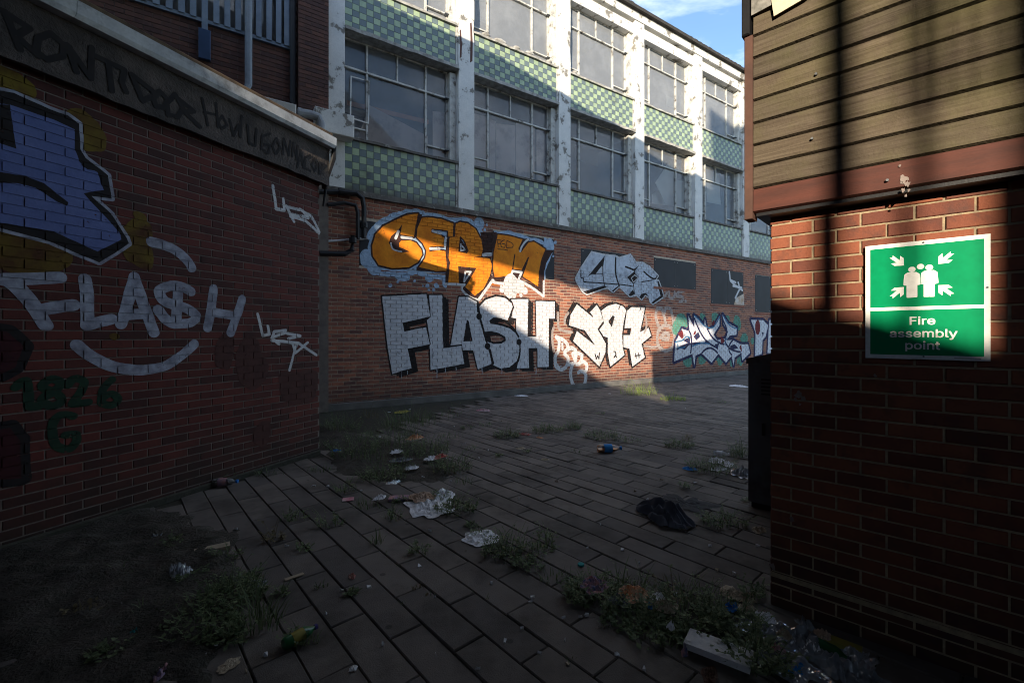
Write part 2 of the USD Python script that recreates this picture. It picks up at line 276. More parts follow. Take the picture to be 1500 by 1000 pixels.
def leaf_look(name, c, c2):
    N = {'at': ('attribute', {'attribute': 'tone'}), 'm': ('mix_color', {'a': c, 'b': c2}), 'p': ('principled_bsdf', {'roughness': 0.6, 'specular_ior_level': 0.3}), 't': ('translucent_bsdf', {}), 'mc': ('mix_closure', {'fac': 0.35})}
    return usdkit.material(stage, '/World/Looks/' + name, N, [('at.fac', 'm.fac'), ('m.result', 'p.base_color'), ('m.result', 't.color'), ('p.BSDF', 'mc.closure1'), ('t.BSDF', 'mc.closure2')], surface='mc.closure')
M['leaf'] = leaf_look('leaf', (0.07, 0.105, 0.05), (0.22, 0.27, 0.14))
M['leaf_sunlit'] = leaf_look('leaf_sunlit', (0.16, 0.26, 0.03), (0.42, 0.5, 0.1))  # leaf colour with the sunlit brightness put into it
M['leaf_dry'] = leaf_look('leaf_dry', (0.12, 0.1, 0.05), (0.2, 0.17, 0.1))
def paint(name, c, c1=None, **k):
    if name not in M:
        k.setdefault('grain', 55.0); k.setdefault('noise', 9.0); k.setdefault('bump', 0.25); k.setdefault('rough', 0.75); k.setdefault('spec', 0.2)
        if name.startswith('paint_'): k.setdefault('wear', 0.03)
        M[name] = look(name, c, c1, **k)
    return M[name]

# ------------------------------------------------------------------ the planes of the yard
far, left, right = Wall(1750, 10789), Wall(1030, 3067), Wall(30, -2658)
clad = Wall(30, -2658, 0.115)
S_DIR = np.array([math.sin(SUN_AZ), math.cos(SUN_AZ), 0]); R_DIR = np.array([math.cos(SUN_AZ), -math.sin(SUN_AZ), 0])   # along the light on the ground, and to its right

def brick_rects(u0, u1, z0, z1, bl, course, joint, holes=(), shift=0.0):
    """running bond: (u0, u1, z0, z1) of each brick, cut at the ends and round the holes"""
    out, n = [], int(round((z1 - z0) / course))
    for r in range(n):
        za, zb = z0 + r * course + joint / 2, z0 + (r + 1) * course - joint / 2
        u = u0 - ((r % 2) * 0.5 + shift) % 1.0 * bl
        while u < u1:
            a, b = max(u + joint / 2, u0 + 0.001), min(u + bl - joint / 2, u1 - 0.001); u += bl
            spans = [(a, b)]
            for h in holes:
                if zb > h[2] + 0.004 and za < h[3] - 0.004:
                    spans = [q for s0, s1 in spans for q in ((s0, min(s1, h[0])), (max(s0, h[1]), s1)) if q[1] - q[0] > 0.02]
            out += [(s0, s1, za, zb) for s0, s1 in spans if s1 - s0 > 0.02]
    return np.array(out)

def in_view(p):
    p = np.asarray(p, float); x = 750 + FPX * p[..., 0] / np.maximum(p[..., 1], 1e-6); y = YH - FPX * (p[..., 2] - EYE) / np.maximum(p[..., 1], 1e-6)
    return (p[..., 1] > 0.3) & (x > -20) & (x < 1520) & (y > -20) & (y < 1020)

def lay_bricks(w, rects, parent, mat, depth, bevel, jit, single=300, name='brick', hide=None):
    """the bricks that show largest become parts, the rest one joined part"""
    mid = w.P((rects[:, 0] + rects[:, 1]) / 2, (rects[:, 2] + rects[:, 3]) / 2)
    size = (rects[:, 1] - rects[:, 0]) / np.maximum(mid[:, 1], 0.2) * in_view(mid)
    if hide is not None: size = size * ~hide(mid)
    order = np.argsort(-size, kind='stable'); chosen = set(order[:single][size[order[:single]] > 0].tolist())
    tone = np.clip(rng.beta(0.9, 1.0, len(rects)), 0, 1); off = rng.uniform(-jit, jit, len(rects)); tilt = rng.uniform(-jit, jit, (len(rects), 2)) * 0.7
    rest = MB()
    for i, (a, b, c, e) in enumerate(rects):
        mb = MB() if i in chosen else rest
        j = tilt[i] if bevel else (0, 0)
        w.box(mb, a + j[0], b + j[0], c + j[1], e + j[1], -depth, off[i], tone[i], bevel)
        if i in chosen: mb.build(name, mat, parent)
    if rest.n: rest.build(name + '_field', mat, parent, kind='stuff')

class Paint:
    """sprayed layers on a wall of bricks: every layer follows the brick faces and dips into the joints"""
    def __init__(s, w, rects, parent, joint_depth, offs=None):
        s.w, s.parent, s.jd, s.layers = w, parent, joint_depth, []
        s.boxes = shapely.box(rects[:, 0], rects[:, 2], rects[:, 1], rects[:, 3]); s.tree = shapely.STRtree(s.boxes)
        s.offs = np.zeros(len(rects)) if offs is None else offs
    def px(s, pts, org=(0, 0), sc=1.0): return [s.w.uz(org[0] + x / sc, org[1] + y / sc) for x, y in pts]
    def poly(s, pts, org=(0, 0), sc=1.0): return Polygon(s.px(pts, org, sc)).buffer(0)
    def line(s, pts, width, org=(0, 0), sc=1.0, smooth=True):
        p = np.array(s.px(pts, org, sc))
        if smooth and len(p) > 2:
            t = np.arange(len(p)); tt = np.linspace(0, len(p) - 1, (len(p) - 1) * 5 + 1)
            from scipy.interpolate import PchipInterpolator
            p = np.stack([PchipInterpolator(t, p[:, k])(tt) for k in (0, 1)], 1)
        return LineString(p).buffer(width / 2, quad_segs=4)
    def dot(s, x, y, r, org=(0, 0), sc=1.0, ry=None):
        u, z = s.w.uz(org[0] + x / sc, org[1] + y / sc); g = Point(u, z).buffer(r, quad_segs=6)
        return affinity.scale(g, 1, (ry or r) / r)
    def piece(s, name, label, layers):
        """layers bottom first: (sub name or None for the piece itself, shape, material)"""
        s.layers.append((name, label, layers))
    def rough(s, g, amp=0.006, k=9.0):
        def wob(c):
            c = np.asarray(c); q = np.c_[c * k, np.zeros(len(c))]
            return c + amp * 2 * (np.stack([meshkit.fbm(q, 3, 3), meshkit.fbm(q, 3, 11)], 1) - 0.5)
        return shapely.transform(shapely.segmentize(g, 0.05), wob).buffer(0)
    def build(s):
        above = Polygon(); done = []
        for name, label, layers in reversed(s.layers):
            for sub, gs, m in reversed(layers):
                for g in reversed(gs if isinstance(gs, list) else [gs]):
                    g = s.rough(g); vis = g.difference(above); above = above.union(g).buffer(0)
                    done.append((name, label, sub, vis, m))
        mains = {}
        todo = [q + (False,) for q in sorted(reversed(done), key=lambda q: q[2] is not None)]
        while todo:
            name, label, sub, vis, m, whole = todo.pop(0)
            if vis.is_empty: continue
            if (name, label) in mains and not whole and hasattr(vis, 'geoms'):
                gs = sorted(vis.geoms, key=lambda q: -q.area); big = [q for q in gs if q.area > .015] or gs[:1]; small = [q for q in gs if q.area <= .015]
                if len(big) > 1:
                    todo[:0] = [(name, label, sub, q, m, True) for q in [unary_union(big[:1] + small)] + big[1:]]; continue
            mb = MB(); idx = s.tree.query(vis); bx = s.boxes[idx]
            got = shapely.intersection(bx, vis)
            for i, g in zip(idx, got):
                if not g.is_empty: s.w.sheet(mb, g, s.offs[i] + 0.0022)
            s.w.sheet(mb, vis.difference(unary_union(list(shapely.box(*shapely.bounds(bx).T)))) if len(idx) else vis, -s.jd + 0.0015)
            if not mb.n: continue
            if (name, label) not in mains: mains[(name, label)] = mb.build(name, m, s.parent, label=label)
            else: mb.build(sub or 'paint', m, mains[(name, label)])

# ------------------------------------------------------------------ the ground
gm = MB(); g_ = 260.0; gm.add([[-g_, -g_, -0.015], [g_, -g_, -0.015], [g_, g_, -0.015], [-g_, g_, -0.015]], [[0, 1, 2, 3]])
gm.build('ground', M['joint'], kind='structure', label='dark earth and sand bed under the paving')
pave = tag(UsdGeom.Xform.Define(stage, '/World/pavement'), 'dark concrete block paving of the yard laid in a running bond', None, None, 'structure')
A_ = math.radians(-48.5); E1 = np.array([math.cos(A_), math.sin(A_)]); E2 = np.array([-E1[1], E1[0]])
SL, SW, SG = 0.567, 0.18, 0.008
def yard_ok(c):
    x, y = c[..., 0], c[..., 1]; q = np.stack([x, y, 0 * x], -1)
    return ((q - far.p0) @ far.n > 0.16) & ((q - left.p0) @ left.n > -0.1) & (x > -7) & (x < 14.5) & (y > -3)
rows = []
for j in range(-80, 110):
    for i in range(-45, 45):
        a = (i + 0.5 * (j % 2)) * SL + (0.269 - 0.018 * j) + 0.008 * math.sin(j * 1.7); b = j * SW
        rows.append((a, b))
rows = np.array(rows); cen = (rows[:, :1] + SL / 2) * E1 + (rows[:, 1:] + SW / 2) * E2 + np.array([0.755 * 0.982, 0.656 * 0.982])
ok = yard_ok(cen); rows, cen = rows[ok], cen[ok]
c3_ = np.c_[cen, np.zeros(len(cen))]
vis = in_view(c3_) & ~((np.c_[cen, 0 * cen[:, 0]] - right.p0) @ right.n < 0.0)
order = np.argsort(np.where(vis, cen[:, 1], 99), kind='stable'); chosen = set(order[:300].tolist())
rest = MB(); ht = rng.uniform(-0.003, 0.002, len(rows)) + 0.006 * (meshkit.fbm(c3_ * 0.8, 3, 5) - 0.5); tl = rng.uniform(-0.005, 0.005, (len(rows), 2)); tn = np.clip(rng.beta(2, 2, len(rows)), 0, 1)
for i in range(len(rows)):
    a0, a1, b0, b1 = -SL / 2 + SG / 2, SL / 2 - SG / 2, -SW / 2 + SG / 2, SW / 2 - SG / 2; bv = 0.004
    V = []
    for k, (s_, z_) in enumerate(((0, -0.03), (0, -0.006), (bv, 0.0))):
        for (a, b) in ((a0 + s_, b0 + s_), (a1 - s_, b0 + s_), (a1 - s_, b1 - s_), (a0 + s_, b1 - s_)):
            p = cen[i] + a * E1 + b * E2; V.append([p[0], p[1], (z_ if k == 0 else z_ + ht[i] + tl[i, 0] * a / SL + tl[i, 1] * b / SW)])
    F = [[8, 9, 10, 11]] + [[4 * r + q, 4 * r + (q + 1) % 4, 4 * r + 4 + (q + 1) % 4, 4 * r + 4 + q] for r in (0, 1) for q in range(4)]
    mb = MB() if i in chosen else rest
    mb.add(V, F, tn[i])
    if i in chosen: mb.build('slab', M['slab'], pave)
rest.build('slab_field', M['slab'], pave, kind='stuff')

# ------------------------------------------------------------------ the tiled school-like block across the yard
tb = thing('tiled_building', 'long flat roofed block with green chequered tile bands, white pillars and graffitied brick below', 'building')
PC = np.array([far.u(x) for x in (681.5, 828, 937, 1023.5, 1091)]); BAY = (PC[-1] - PC[0]) / 4
PIL = [PC[0] - BAY * 0.985] + [PC[0] + BAY * k for k in range(0, 8)]; UL, UR = -3.6, PIL[-1] + 0.2
PW = 0.2                                                   # half a pillar
Z_LEDGE, Z_T0, Z_T1, Z_MID, Z_T3, Z_HEAD, Z_TOP = 4.12, 4.23, 5.2, 7.25, 8.23, 10.2, 10.82
DEEP = 6.5
# boarded ground floor windows, flush with the bricks
def brd(x0, x1, yt, yb):
    xm = (x0 + x1) / 2; zt, zb = far.uz(xm, yt)[1], far.uz(xm, yb)[1]; return (far.u(x0), far.u(x1), zb, zt)
boards = [brd(526, 634, 329, 393), brd(722, 812, 344, 406), brd(851, 921, 368, 400), brd(958, 1019.5, 381, 422), brd(1041.5, 1089, 396, 446), brd(1106, 1150, 405, 458)]
Zb = 0.5 * (boards[1][2] + boards[3][2]); Zt = boards[1][3]
course = Z_LEDGE / 54
rects = brick_rects(UL, UR, 0.0, Z_LEDGE, 0.228, course, 0.0145, boards)
core = MB(); far.box(core, UL, UR, -0.3, Z_LEDGE, -0.25, -0.008)
core.build('wall', M['mortar'], tb)
lay_bricks(far, rects, tb, M['brick_far'], 0.02, 0, 0.0, 300, hide=lambda p: (p[..., 0] / p[..., 1] < (468 - 750) / FPX) | (p[..., 0] / p[..., 1] > (1128 - 750) / FPX))
for b in boards:
    mb = MB(); far.box(mb, b[0] + 0.004, b[1] - 0.004, b[2] + 0.004, b[3] - 0.004, -0.03, 0.001, bevel=0.003); bp = mb.build('window_board', M['board'], tb)
    if b[0] > 5:
        mb = MB(); um = (b[0] + b[1]) / 2; far.box(mb, um - .004, um + .004, b[2] + .01, b[3] - .01, .0, .0035); mb.build('seam', M['concrete_dark'], bp)
        for uu in (b[0] + .07, um - .08, um + .08, b[1] - .07):
            for zz in (b[2] + .07, b[3] - .07): mb = MB(); q = far.P(uu, zz, .001); tube(mb, [q, q + far.n * .006], .012, 6); mb.build('screw', M['frame_paint'], bp)
    if b is boards[3] or b is boards[4] or b is boards[5]:
        mb = MB(); far.box(mb, b[0] - 0.02, b[1] + 0.02, b[2] - 0.075, b[2] - 0.002, -0.015, 0.012); mb.build('sill', M['brick_far'], bp)
# a dark skirting at the wall's foot
mb = MB(); far.box(mb, UL, UR, -0.02, 0.13, -0.01, 0.035, bevel=0.012); mb.build('plinth', M['concrete_dark'], tb)
# ledges
def ledge(name, u0, u1, z0, z1, o0, o1, mat, seed):
    mb = MB(); n = max(2, int((u1 - u0) / 0.12)); us = np.linspace(u0, u1, n + 1)
    jz = 0.012 * (meshkit.fbm(np.c_[us * 5, us * 0, us * 0 + seed], 3) - 0.5) * 2; jo = 0.02 * (meshkit.fbm(np.c_[us * 6, us * 0 + 3, us * 0 + seed], 3) - 0.5) * 2
    V = [far.P([u] * 4, [z0 - a * 0.6, z0 - a * 0.3, z1 + a, z1 + a * 0.5], [o0, o1 + b, o1 + b, o0]) for u, a, b in zip(us, jz, jo)]
    V = np.vstack(V); F = [[4 * i + k, 4 * i + 4 + k, 4 * i + 4 + (k + 1) % 4, 4 * i + (k + 1) % 4] for i in range(n) for k in range(4)]
    F += [[3, 2, 1, 0], [4 * n, 4 * n + 1, 4 * n + 2, 4 * n + 3]]
    return mb.add(V, F).build(name, mat, tb)
ledge('ledge', PIL[0] - 0.3, UR, Z_LEDGE + 0.002, Z_T0, -0.2, 0.07, M['ledge'], 1)
UF = UL + 2.3
# pillars (with flaking paint in the material and chipped edges)
for k, u in enumerate(PIL):
    mb = MB(); n = 26; zs = np.linspace(Z_T0 + 0.002, Z_TOP - 0.26, n); V = []
    ja = np.where(rng.random(n) < 0.16, rng.uniform(0.004, 0.022, n), 0); jb = np.where(rng.random(n) < 0.16, rng.uniform(0.004, 0.022, n), 0)
    for z, a, b in zip(zs, ja, jb):
        V.append(far.P([u - PW, u - PW + 0.004 + a, u + PW - 0.004 - b, u + PW], [z] * 4, [-0.34, 0.06, 0.06, -0.34]))
        V[-1][1] += far.n * -a * 0.2
    V = np.vstack(V); F = [[4 * i + k2, 4 * i + k2 + 1, 4 * i + 4 + k2 + 1, 4 * i + 4 + k2] for i in range(n - 1) for k2 in range(3)] + [[4 * n - 4, 4 * n - 3, 4 * n - 2, 4 * n - 1]]
    mb.add(V, F).build('pillar', M['white_paint'], tb)
# a bitten pillar: dark brick showing in the second one from the left
mb = MB()
for (x, yt, yb, dx) in ((673.5, 44, 86, 2.6), (688.5, 34, 92, 3.4)):
    (ua, za), (ub, zb) = far.uz(x, yb, 0.06), far.uz(x + dx, yt, 0.06)
    g = Polygon([(ua, za), (ub, za + .05), (ub + .01, (za + zb) / 2), (ub - .02, zb), (ua, zb - .03), (ua + .01, (za + zb) / 2 + .05)]); far.slab(mb, g, 0.055, 0.064)
mb.build('bare_patch', M['brick_block'], tb, label='bare brick where the render has fallen off the pillar')
# tiles: seven rows of seventeen to a bay
tiles = []
for bi in range(len(PIL) - 1):
    a, b = PIL[bi] + PW + 0.004, PIL[bi + 1] - PW - 0.05
    for (z0, z1) in ((Z_T0 + 0.0, Z_T1), (Z_MID + 0.11, Z_T3)):
        nc = 17; nr = 7; du = (b - a) / nc; dz = du if z0 < 5 else (z1 - z0) / nr; dz = (z1 - z0) / nr
        for r in range(nr):
            for c in range(nc):
                tiles.append((a + c * du, a + (c + 1) * du, z1 - (r + 1) * dz, z1 - r * dz, (r + c) % 2))
tiles = np.array(tiles); tm_ = far.P(tiles[:, :2].mean(1), tiles[:, 2:4].mean(1)); px_ = 750 + FPX * tm_[:, 0] / tm_[:, 1]
sz = (tiles[:, 1] - tiles[:, 0]) / tm_[:, 1] * in_view(tm_) * (px_ > 500) * (px_ < 1098)
keep = set(np.argsort(-sz, kind='stable')[:300].tolist()); restl, restd = MB(), MB()
for i, (a, b, c, e, q) in enumerate(tiles):
    mb = MB() if i in keep else (restd if q else restl); g = 0.0035; j = rng.uniform(-0.0015, 0.0015, 3)
    o = 0.012
    V = far.P([a + g, b - g, b - g, a + g] * 2, [c + g, c + g, e - g, e - g] * 2, [-0.01] * 4 + [o + j[0], o + j[1], o + j[1] + j[2], o + j[0] + j[2]])
    mb.add(V, [[4, 5, 6, 7], [0, 1, 5, 4], [1, 2, 6, 5], [2, 3, 7, 6], [3, 0, 4, 7]], float(rng.beta(1.5, 1.5)))
    if i in keep: mb.build('tile', M['tile_dark' if q else 'tile_light'], tb)
restl.build('tile_field', M['tile_light'], tb, kind='stuff'); restd.build('tile_field', M['tile_dark'], tb, kind='stuff')
bands = MB()
for bi in range(len(PIL) - 1):
    a, b = PIL[bi] + PW, PIL[bi + 1] - PW
    for z0, z1 in ((Z_T0 + 0.003, Z_T1), (Z_MID + 0.1, Z_T3)): far.box(bands, a + 0.001, b - 0.001, z0, z1, -0.3, 0.006)
bands.build('tile_backing', M['grout'], tb)
strip = MB()
for bi in range(len(PIL) - 1):
    b = PIL[bi + 1] - PW
    for z0, z1 in ((Z_T0 + 0.004, Z_T1), (Z_MID + 0.112, Z_T3)): far.box(strip, b - 0.046, b - 0.002, z0, z1, 0.0, 0.03)
strip.build('edge_strip', M['frame_paint'], tb)
# sills, lintel ledges, top beams, bay by bay
GO = -0.2                                                 # how far the glass is set back
for bi in range(len(PIL) - 1):
    a, b = PIL[bi] + PW + 0.002, PIL[bi + 1] - PW - 0.002
    ledge('lintel_ledge', a, b, Z_MID + 0.03, Z_MID + 0.1, -0.3, 0.09, M['ledge_white'], 10 + bi)
    ledge('window_sill', a, b, Z_T1 + 0.002, Z_T1 + 0.05, -0.3, 0.06, M['ledge'], 30 + bi)
    ledge('window_sill', a, b, Z_T3 + 0.002, Z_T3 + 0.05, -0.3, 0.06, M['ledge_white'], 50 + bi)
    mb = MB(); far.box(mb, a, b, Z_HEAD, Z_HEAD + 0.29, -0.3, 0.0); far.box(mb, a, b, Z_HEAD + 0.29, Z_HEAD + 0.36, -0.3, -0.08); mb.build('head_beam', M['white_paint'], tb)
    # right and left reveals, painted
    mb = MB(); far.box(mb, b - 0.15, b, Z_T1 + 0.06, Z_MID - 0.02, GO - 0.03, -0.06); mb.build('reveal', M['frame_paint'], tb); mb = MB(); far.box(mb, b - 0.15, b, Z_T3 + 0.06, Z_HEAD - 0.005, GO - 0.03, -0.06); mb.build('reveal', M['frame_paint'], tb)
mb = MB(); far.box(mb, PIL[0] - PW - 0.1, UR, Z_HEAD + 0.362, Z_TOP - 0.02, -0.3, 0.085); mb.build('eaves_beam', M['white_paint'], tb)
mb = MB(); far.box(mb, PIL[0] - PW - 0.2, UR + 0.1, Z_TOP - 0.018, Z_TOP + 0.075, -0.3, 0.19); mb.build('roof_edge', M['roof_felt'], tb)
mb = MB(); n = int((UR - PIL[0]) / 0.25)
for i in range(n):
    u = PIL[0] + i * 0.25; far.box(mb, u, u + rng.uniform(0.1, 0.24), Z_TOP + 0.076, Z_TOP + 0.076 + rng.uniform(0.008, 0.04), 0.06, 0.17)
mb.build('roof_moss', M['roof_felt'], tb)
mb = MB(); far.box(mb, PIL[0] - PW, UR, Z_TOP - 0.02, Z_TOP + 0.06, -DEEP - 3, -0.302); mb.build('roof', M['roof_felt'], tb)
# rooms behind the glass
mb = MB()
for z in (Z_LEDGE - 0.2, Z_MID + 0.05): far.box(mb, PIL[0] - PW, UR, z, z + 0.3, -DEEP, -0.305)
far.box(mb, PIL[0] - PW, UR, 0, Z_TOP - 0.03, -DEEP - 0.2, -DEEP)
for k in (0, 3, 6, 8): far.box(mb, PIL[k] - 0.08, PIL[k] + 0.08, Z_LEDGE, Z_TOP - 0.03, -DEEP, -0.36)
far.box(mb, PIL[0] - PW - 0.15, PIL[0] - PW, Z_LEDGE, Z_TOP - 0.03, -DEEP, -0.305)
mb.build('inner_walls', M['interior'], tb)
# windows: two mullions, a transom, the middle light split above it, small hoppers below at the sides
def window(bi, z0, z1, upper):
    a, b = PIL[bi] + PW + 0.004, PIL[bi + 1] - PW - 0.155; w = b - a; fr = 0.032; o0, o1 = GO - 0.025, GO + 0.022
    m1, m2, mm = a + 0.21 * w, a + 0.77 * w, a + 0.49 * w; zt = z0 + (z1 - z0) * 0.71; zh = z0 + (z1 - z0) * 0.14
    h = 0.018; mb = MB()
    for (u0, u1, p0, p1) in ((a, a + fr, z0, z1), (b - fr, b, z0, z1), (a + fr, b - fr, z1 - fr, z1), (a + fr, b - fr, z0, z0 + fr)): far.box(mb, u0, u1, p0, p1, o0, o1)
    win = mb.build('window', M['frame_paint'], tb)
    for u in (m1, m2):
        mb = MB(); far.box(mb, u - h, u + h, z0 + fr, z1 - fr, o0 + 0.003, o1 + 0.02); mb.build('mullion', M['frame_paint'], win)
    mb = MB(); far.box(mb, a + fr, b - fr, zt - 0.018, zt + 0.018, o0 + 0.006, o1 + 0.03); mb.build('transom', M['frame_paint'], win)
    mb = MB(); far.box(mb, mm - 0.014, mm + 0.014, zt + 0.018, z1 - fr, o0 + 0.005, o1 + 0.01); mb.build('mullion', M['frame_paint'], win)
    mb = MB(); far.box(mb, a + fr, m1 - h, zh - 0.014, zh + 0.014, o0 + 0.005, o1 + 0.01); mb.build('hopper_rail', M['frame_paint'], win)
    mb = MB(); far.box(mb, m2 + h, b - fr, zh - 0.014, zh + 0.014, o0 + 0.005, o1 + 0.03); mb.build('hopper_rail', M['frame_paint'], win)
    mb = MB(); far.box(mb, b - 0.09, b - 0.0, zt - 0.035, zt - 0.023, o1, o1 + 0.09); far.box(mb, b - 0.09, b, zh - 0.03, zh - 0.019, o1, o1 + 0.09); mb.build('stay', M['dark_metal'], win)
    for (u0, u1, p0, p1) in ((a, m1, z0, zh), (a, m1, zh, zt), (a, m1, zt, z1), (m1, m2, z0, zt), (m1, mm, zt, z1), (mm, m2, zt, z1), (m2, b, z0, zh), (m2, b, zh, zt), (m2, b, zt, z1)):
        mb = MB(); j = rng.uniform(-0.0012, 0.0012, 4) + GO
        V = far.P([u0 + .01, u1 - .01, u1 - .01, u0 + .01], [p0 + .01, p0 + .01, p1 - .01, p1 - .01], j); mb.add(V, [[0, 1, 2, 3]])
        mb.build('pane', M['glass_grey' if upper else 'glass'], win)
    return a, b, m1, m2, zt
geo_ = {}
for bi in range(len(PIL) - 1):
    geo_[bi] = window(bi, Z_T1 + 0.052, Z_MID + 0.025, False); window(bi, Z_T3 + 0.052, Z_HEAD - 0.003, True)
# boards leaning inside the two left windows
def inside(name, pts, o, m, lab=None, base=(0, 0)):
    mb = MB(); far.slab(mb, Polygon([far.uz(x, y, o) for x, y in pts]), o - 0.012, o); mb.build(name, m, tb, label=lab)
inside('leaning_board', [(541, 154), (520, 215), (560, 232), (627, 243), (627, 200)], -0.34, M['beige_board'], 'pinkish board leaning inside the first window')
inside('leaning_board', [(634, 163), (668, 166), (668, 240), (634, 240)], -0.33, M['beige_board'])
inside('orange_strip', [(508, 147), (628, 176), (628, 182), (508, 154)], -0.37, M['orange_board'], 'orange strip standing behind the leaning board')
for x0, x1, yt0, yt1 in ((694, 716, 166, 172), (717, 726, 174, 178), (727, 755, 181, 184), (756, 783, 180, 185), (786, 812, 190, 193)):
    inside('leaning_board', [(x0, yt0), (x1, yt1), (x1, 272), (x0, 262)], -0.33 - 0.002 * (x0 % 3), M['beige_board'])
PALEB = paint('blind', (0.5, 0.5, 0.47), (0.42, 0.42, 0.4), noise=2)
inside('blind', [(702, -40), (716, -40), (716, 36), (702, 30)], -0.36, PALEB, 'pale blind inside an upper window')
inside('blind', [(960, 268), (1000, 205), (1008, 212), (975, 300)], -0.7, PALEB, 'pale slanting sheet inside a lower window')
inside('blind', [(955, 285), (985, 262), (1012, 268), (1012, 305), (955, 298)], -0.9, PALEB)
inside('blind', [(1035, 250), (1052, 236), (1056, 300), (1035, 296)], -0.6, PALEB)
inside('blind', [(842, 196), (922, 230), (922, 262), (842, 232)], -1.6, M['interior'])
inside('blind', [(976, 140), (990, 146), (990, 160), (976, 154)], -0.5, PALEB)
for bi_, z_ in ((0, 6.95), (1, 6.95), (2, 6.95), (3, 6.95), (1, 9.9), (2, 9.9), (3, 9.9)):
    mb = MB(); far.box(mb, PIL[bi_] + .5, PIL[bi_] + 2.0, z_, z_ + .06, -2.6, -2.4); mb.build('ceiling_fitting', PALEB, tb)
wq = [far.uz(x, y, GO + .06) for x, y in ((513.5, 111), (541.5, 119), (540.5, 182), (512.5, 173))]
mb = MB(); ring = Polygon(wq); far.slab(mb, ring.difference(ring.buffer(-.022, join_style=2)), GO + .05, GO + .065); mb.build('open_casement', M['white_paint'], tb, label='small white framed casement standing ajar in the first window')
# bits standing on the upper sill of the second bay
for x, y, l in ((712, 44, .24), (733, 56, .34), (757, 65, .2), (776, 71, .26), (805, 88, .16), (842, 104, .15)):
    u, z = far.uz(x, y, 0.0); mb = MB(); k = trimesh.creation.icosphere(1, 0.06); V = k.vertices * [l / .12, 1, 0.9]; V = V + 0.02 * (meshkit.noise(V * 30 + x) - .5)[:, None]
    mb.add(far.P(u + V[:, 0], Z_T3 + 0.1 + V[:, 2], 0.0 + V[:, 1]), k.faces); mb.build('rubble', M['ledge_white'], tb)

# ------------------------------------------------------------------ paint on the brick ground floor
offs = np.zeros(len(rects)); allr = np.vstack([rects] + [np.array([b]) for b in boards]); offs = np.r_[offs, np.full(len(boards), 0.001)]
pt = Paint(far, allr, tb, 0.008, offs)
SILVER = paint('paint_silver', (0.66, 0.67, 0.71), (0.5, 0.51, 0.55), dirt=(0.16, 0.16, 0.18), dirtscale=5, dirtlevel=(0.6, 0.72)); BLACK = paint('paint_black', (0.014, 0.012, 0.014), (0.022, 0.018, 0.018))
WHITE = paint('paint_white', (0.64, 0.64, 0.65), (0.5, 0.5, 0.52), dirt=(0.3, 0.29, 0.28), dirtscale=6, dirtlevel=(0.58, 0.7)); PALE = paint('paint_pale_blue', (0.43, 0.56, 0.72), (0.26, 0.36, 0.5), noise=14)
ORANGE = paint('paint_orange', (0.85, 0.29, 0.02), (0.62, 0.17, 0.012), noise=4); BROWN = paint('paint_brown', (0.06, 0.026, 0.02), (0.035, 0.018, 0.016)); RUST = paint('paint_rust', (0.5, 0.15, 0.03), (0.4, 0.11, 0.02))
GREY = paint('paint_grey', (0.56, 0.61, 0.69), (0.46, 0.5, 0.57), dirt=(0.26, 0.28, 0.33), dirtscale=4); FAINT = paint('paint_faint', (0.38, 0.33, 0.31), (0.3, 0.24, 0.22)); NAVY = paint('paint_navy', (0.03, 0.035, 0.09), (0.02, 0.02, 0.06))
TURQ = paint('paint_turquoise', (0.12, 0.3, 0.24), (0.08, 0.2, 0.14)); CYAN = paint('paint_cyan', (0.06, 0.2, 0.34), (0.03, 0.12, 0.24)); RED = paint('paint_red', (0.2, 0.03, 0.035), (0.12, 0.02, 0.025)); GREEN = paint('paint_green', (0.1, 0.3, 0.14), (0.06, 0.2, 0.1))
A = dict(org=(540, 300), sc=7.143); B = dict(org=(680, 340), sc=8.333); C3 = dict(org=(540, 420), sc=7.143); C4 = dict(org=(670, 420), sc=7.143); U = dict(org=(830, 350), sc=9.09); J = dict(org=(800, 430), sc=6.665); W7 = dict(org=(950, 420), sc=7.143)
# orange lettering
G_ = pt.poly([(520, 92), (400, 105), (270, 165), (150, 225), (70, 315), (38, 430), (46, 540), (105, 630), (250, 662), (420, 652), (515, 600), (560, 520), (550, 470), (500, 400), (430, 372), (340, 375), (318, 400), (320, 440), (430, 490), (340, 502), (250, 470), (210, 400), (235, 330), (310, 265), (352, 200), (332, 310), (470, 335), (486, 260), (500, 180)], **A)
E_ = pt.poly([(555, 138), (620, 132), (760, 150), (885, 192), (880, 335), (832, 330), (832, 272), (760, 258), (660, 250), (652, 292), (750, 315), (790, 345), (782, 435), (645, 435), (633, 492), (740, 475), (802, 485), (818, 620), (812, 692), (700, 690), (528, 652), (592, 560), (605, 480), (565, 400), (503, 340), (510, 250)], **A)
R_ = pt.poly([(845, 345), (905, 332), (912, 200), (960, 182), (1040, 196), (1120, 256), (1180, 370), (1195, 470), (1176, 540), (1100, 550), (1190, 552), (1268, 560), (1290, 640), (1270, 740), (1200, 880), (1110, 952), (1012, 860), (1128, 660), (935, 642), (945, 818), (832, 812), (852, 600), (838, 560)], **A).difference(pt.poly([(955, 325), (1000, 370), (1048, 480), (1030, 508), (938, 490)], **A))
M_ = pt.poly([(410, 28), (560, 50), (712, 90), (660, 200), (676, 250), (690, 250), (785, 128), (850, 118), (992, 208), (940, 330), (912, 480), (902, 662), (715, 540), (792, 305), (775, 305), (700, 462), (600, 450), (622, 268), (610, 268), (585, 440), (560, 530), (372, 552), (350, 430), (360, 240)], **B)
letters = unary_union([G_, E_, R_, M_]); inner = letters.buffer(0.035)
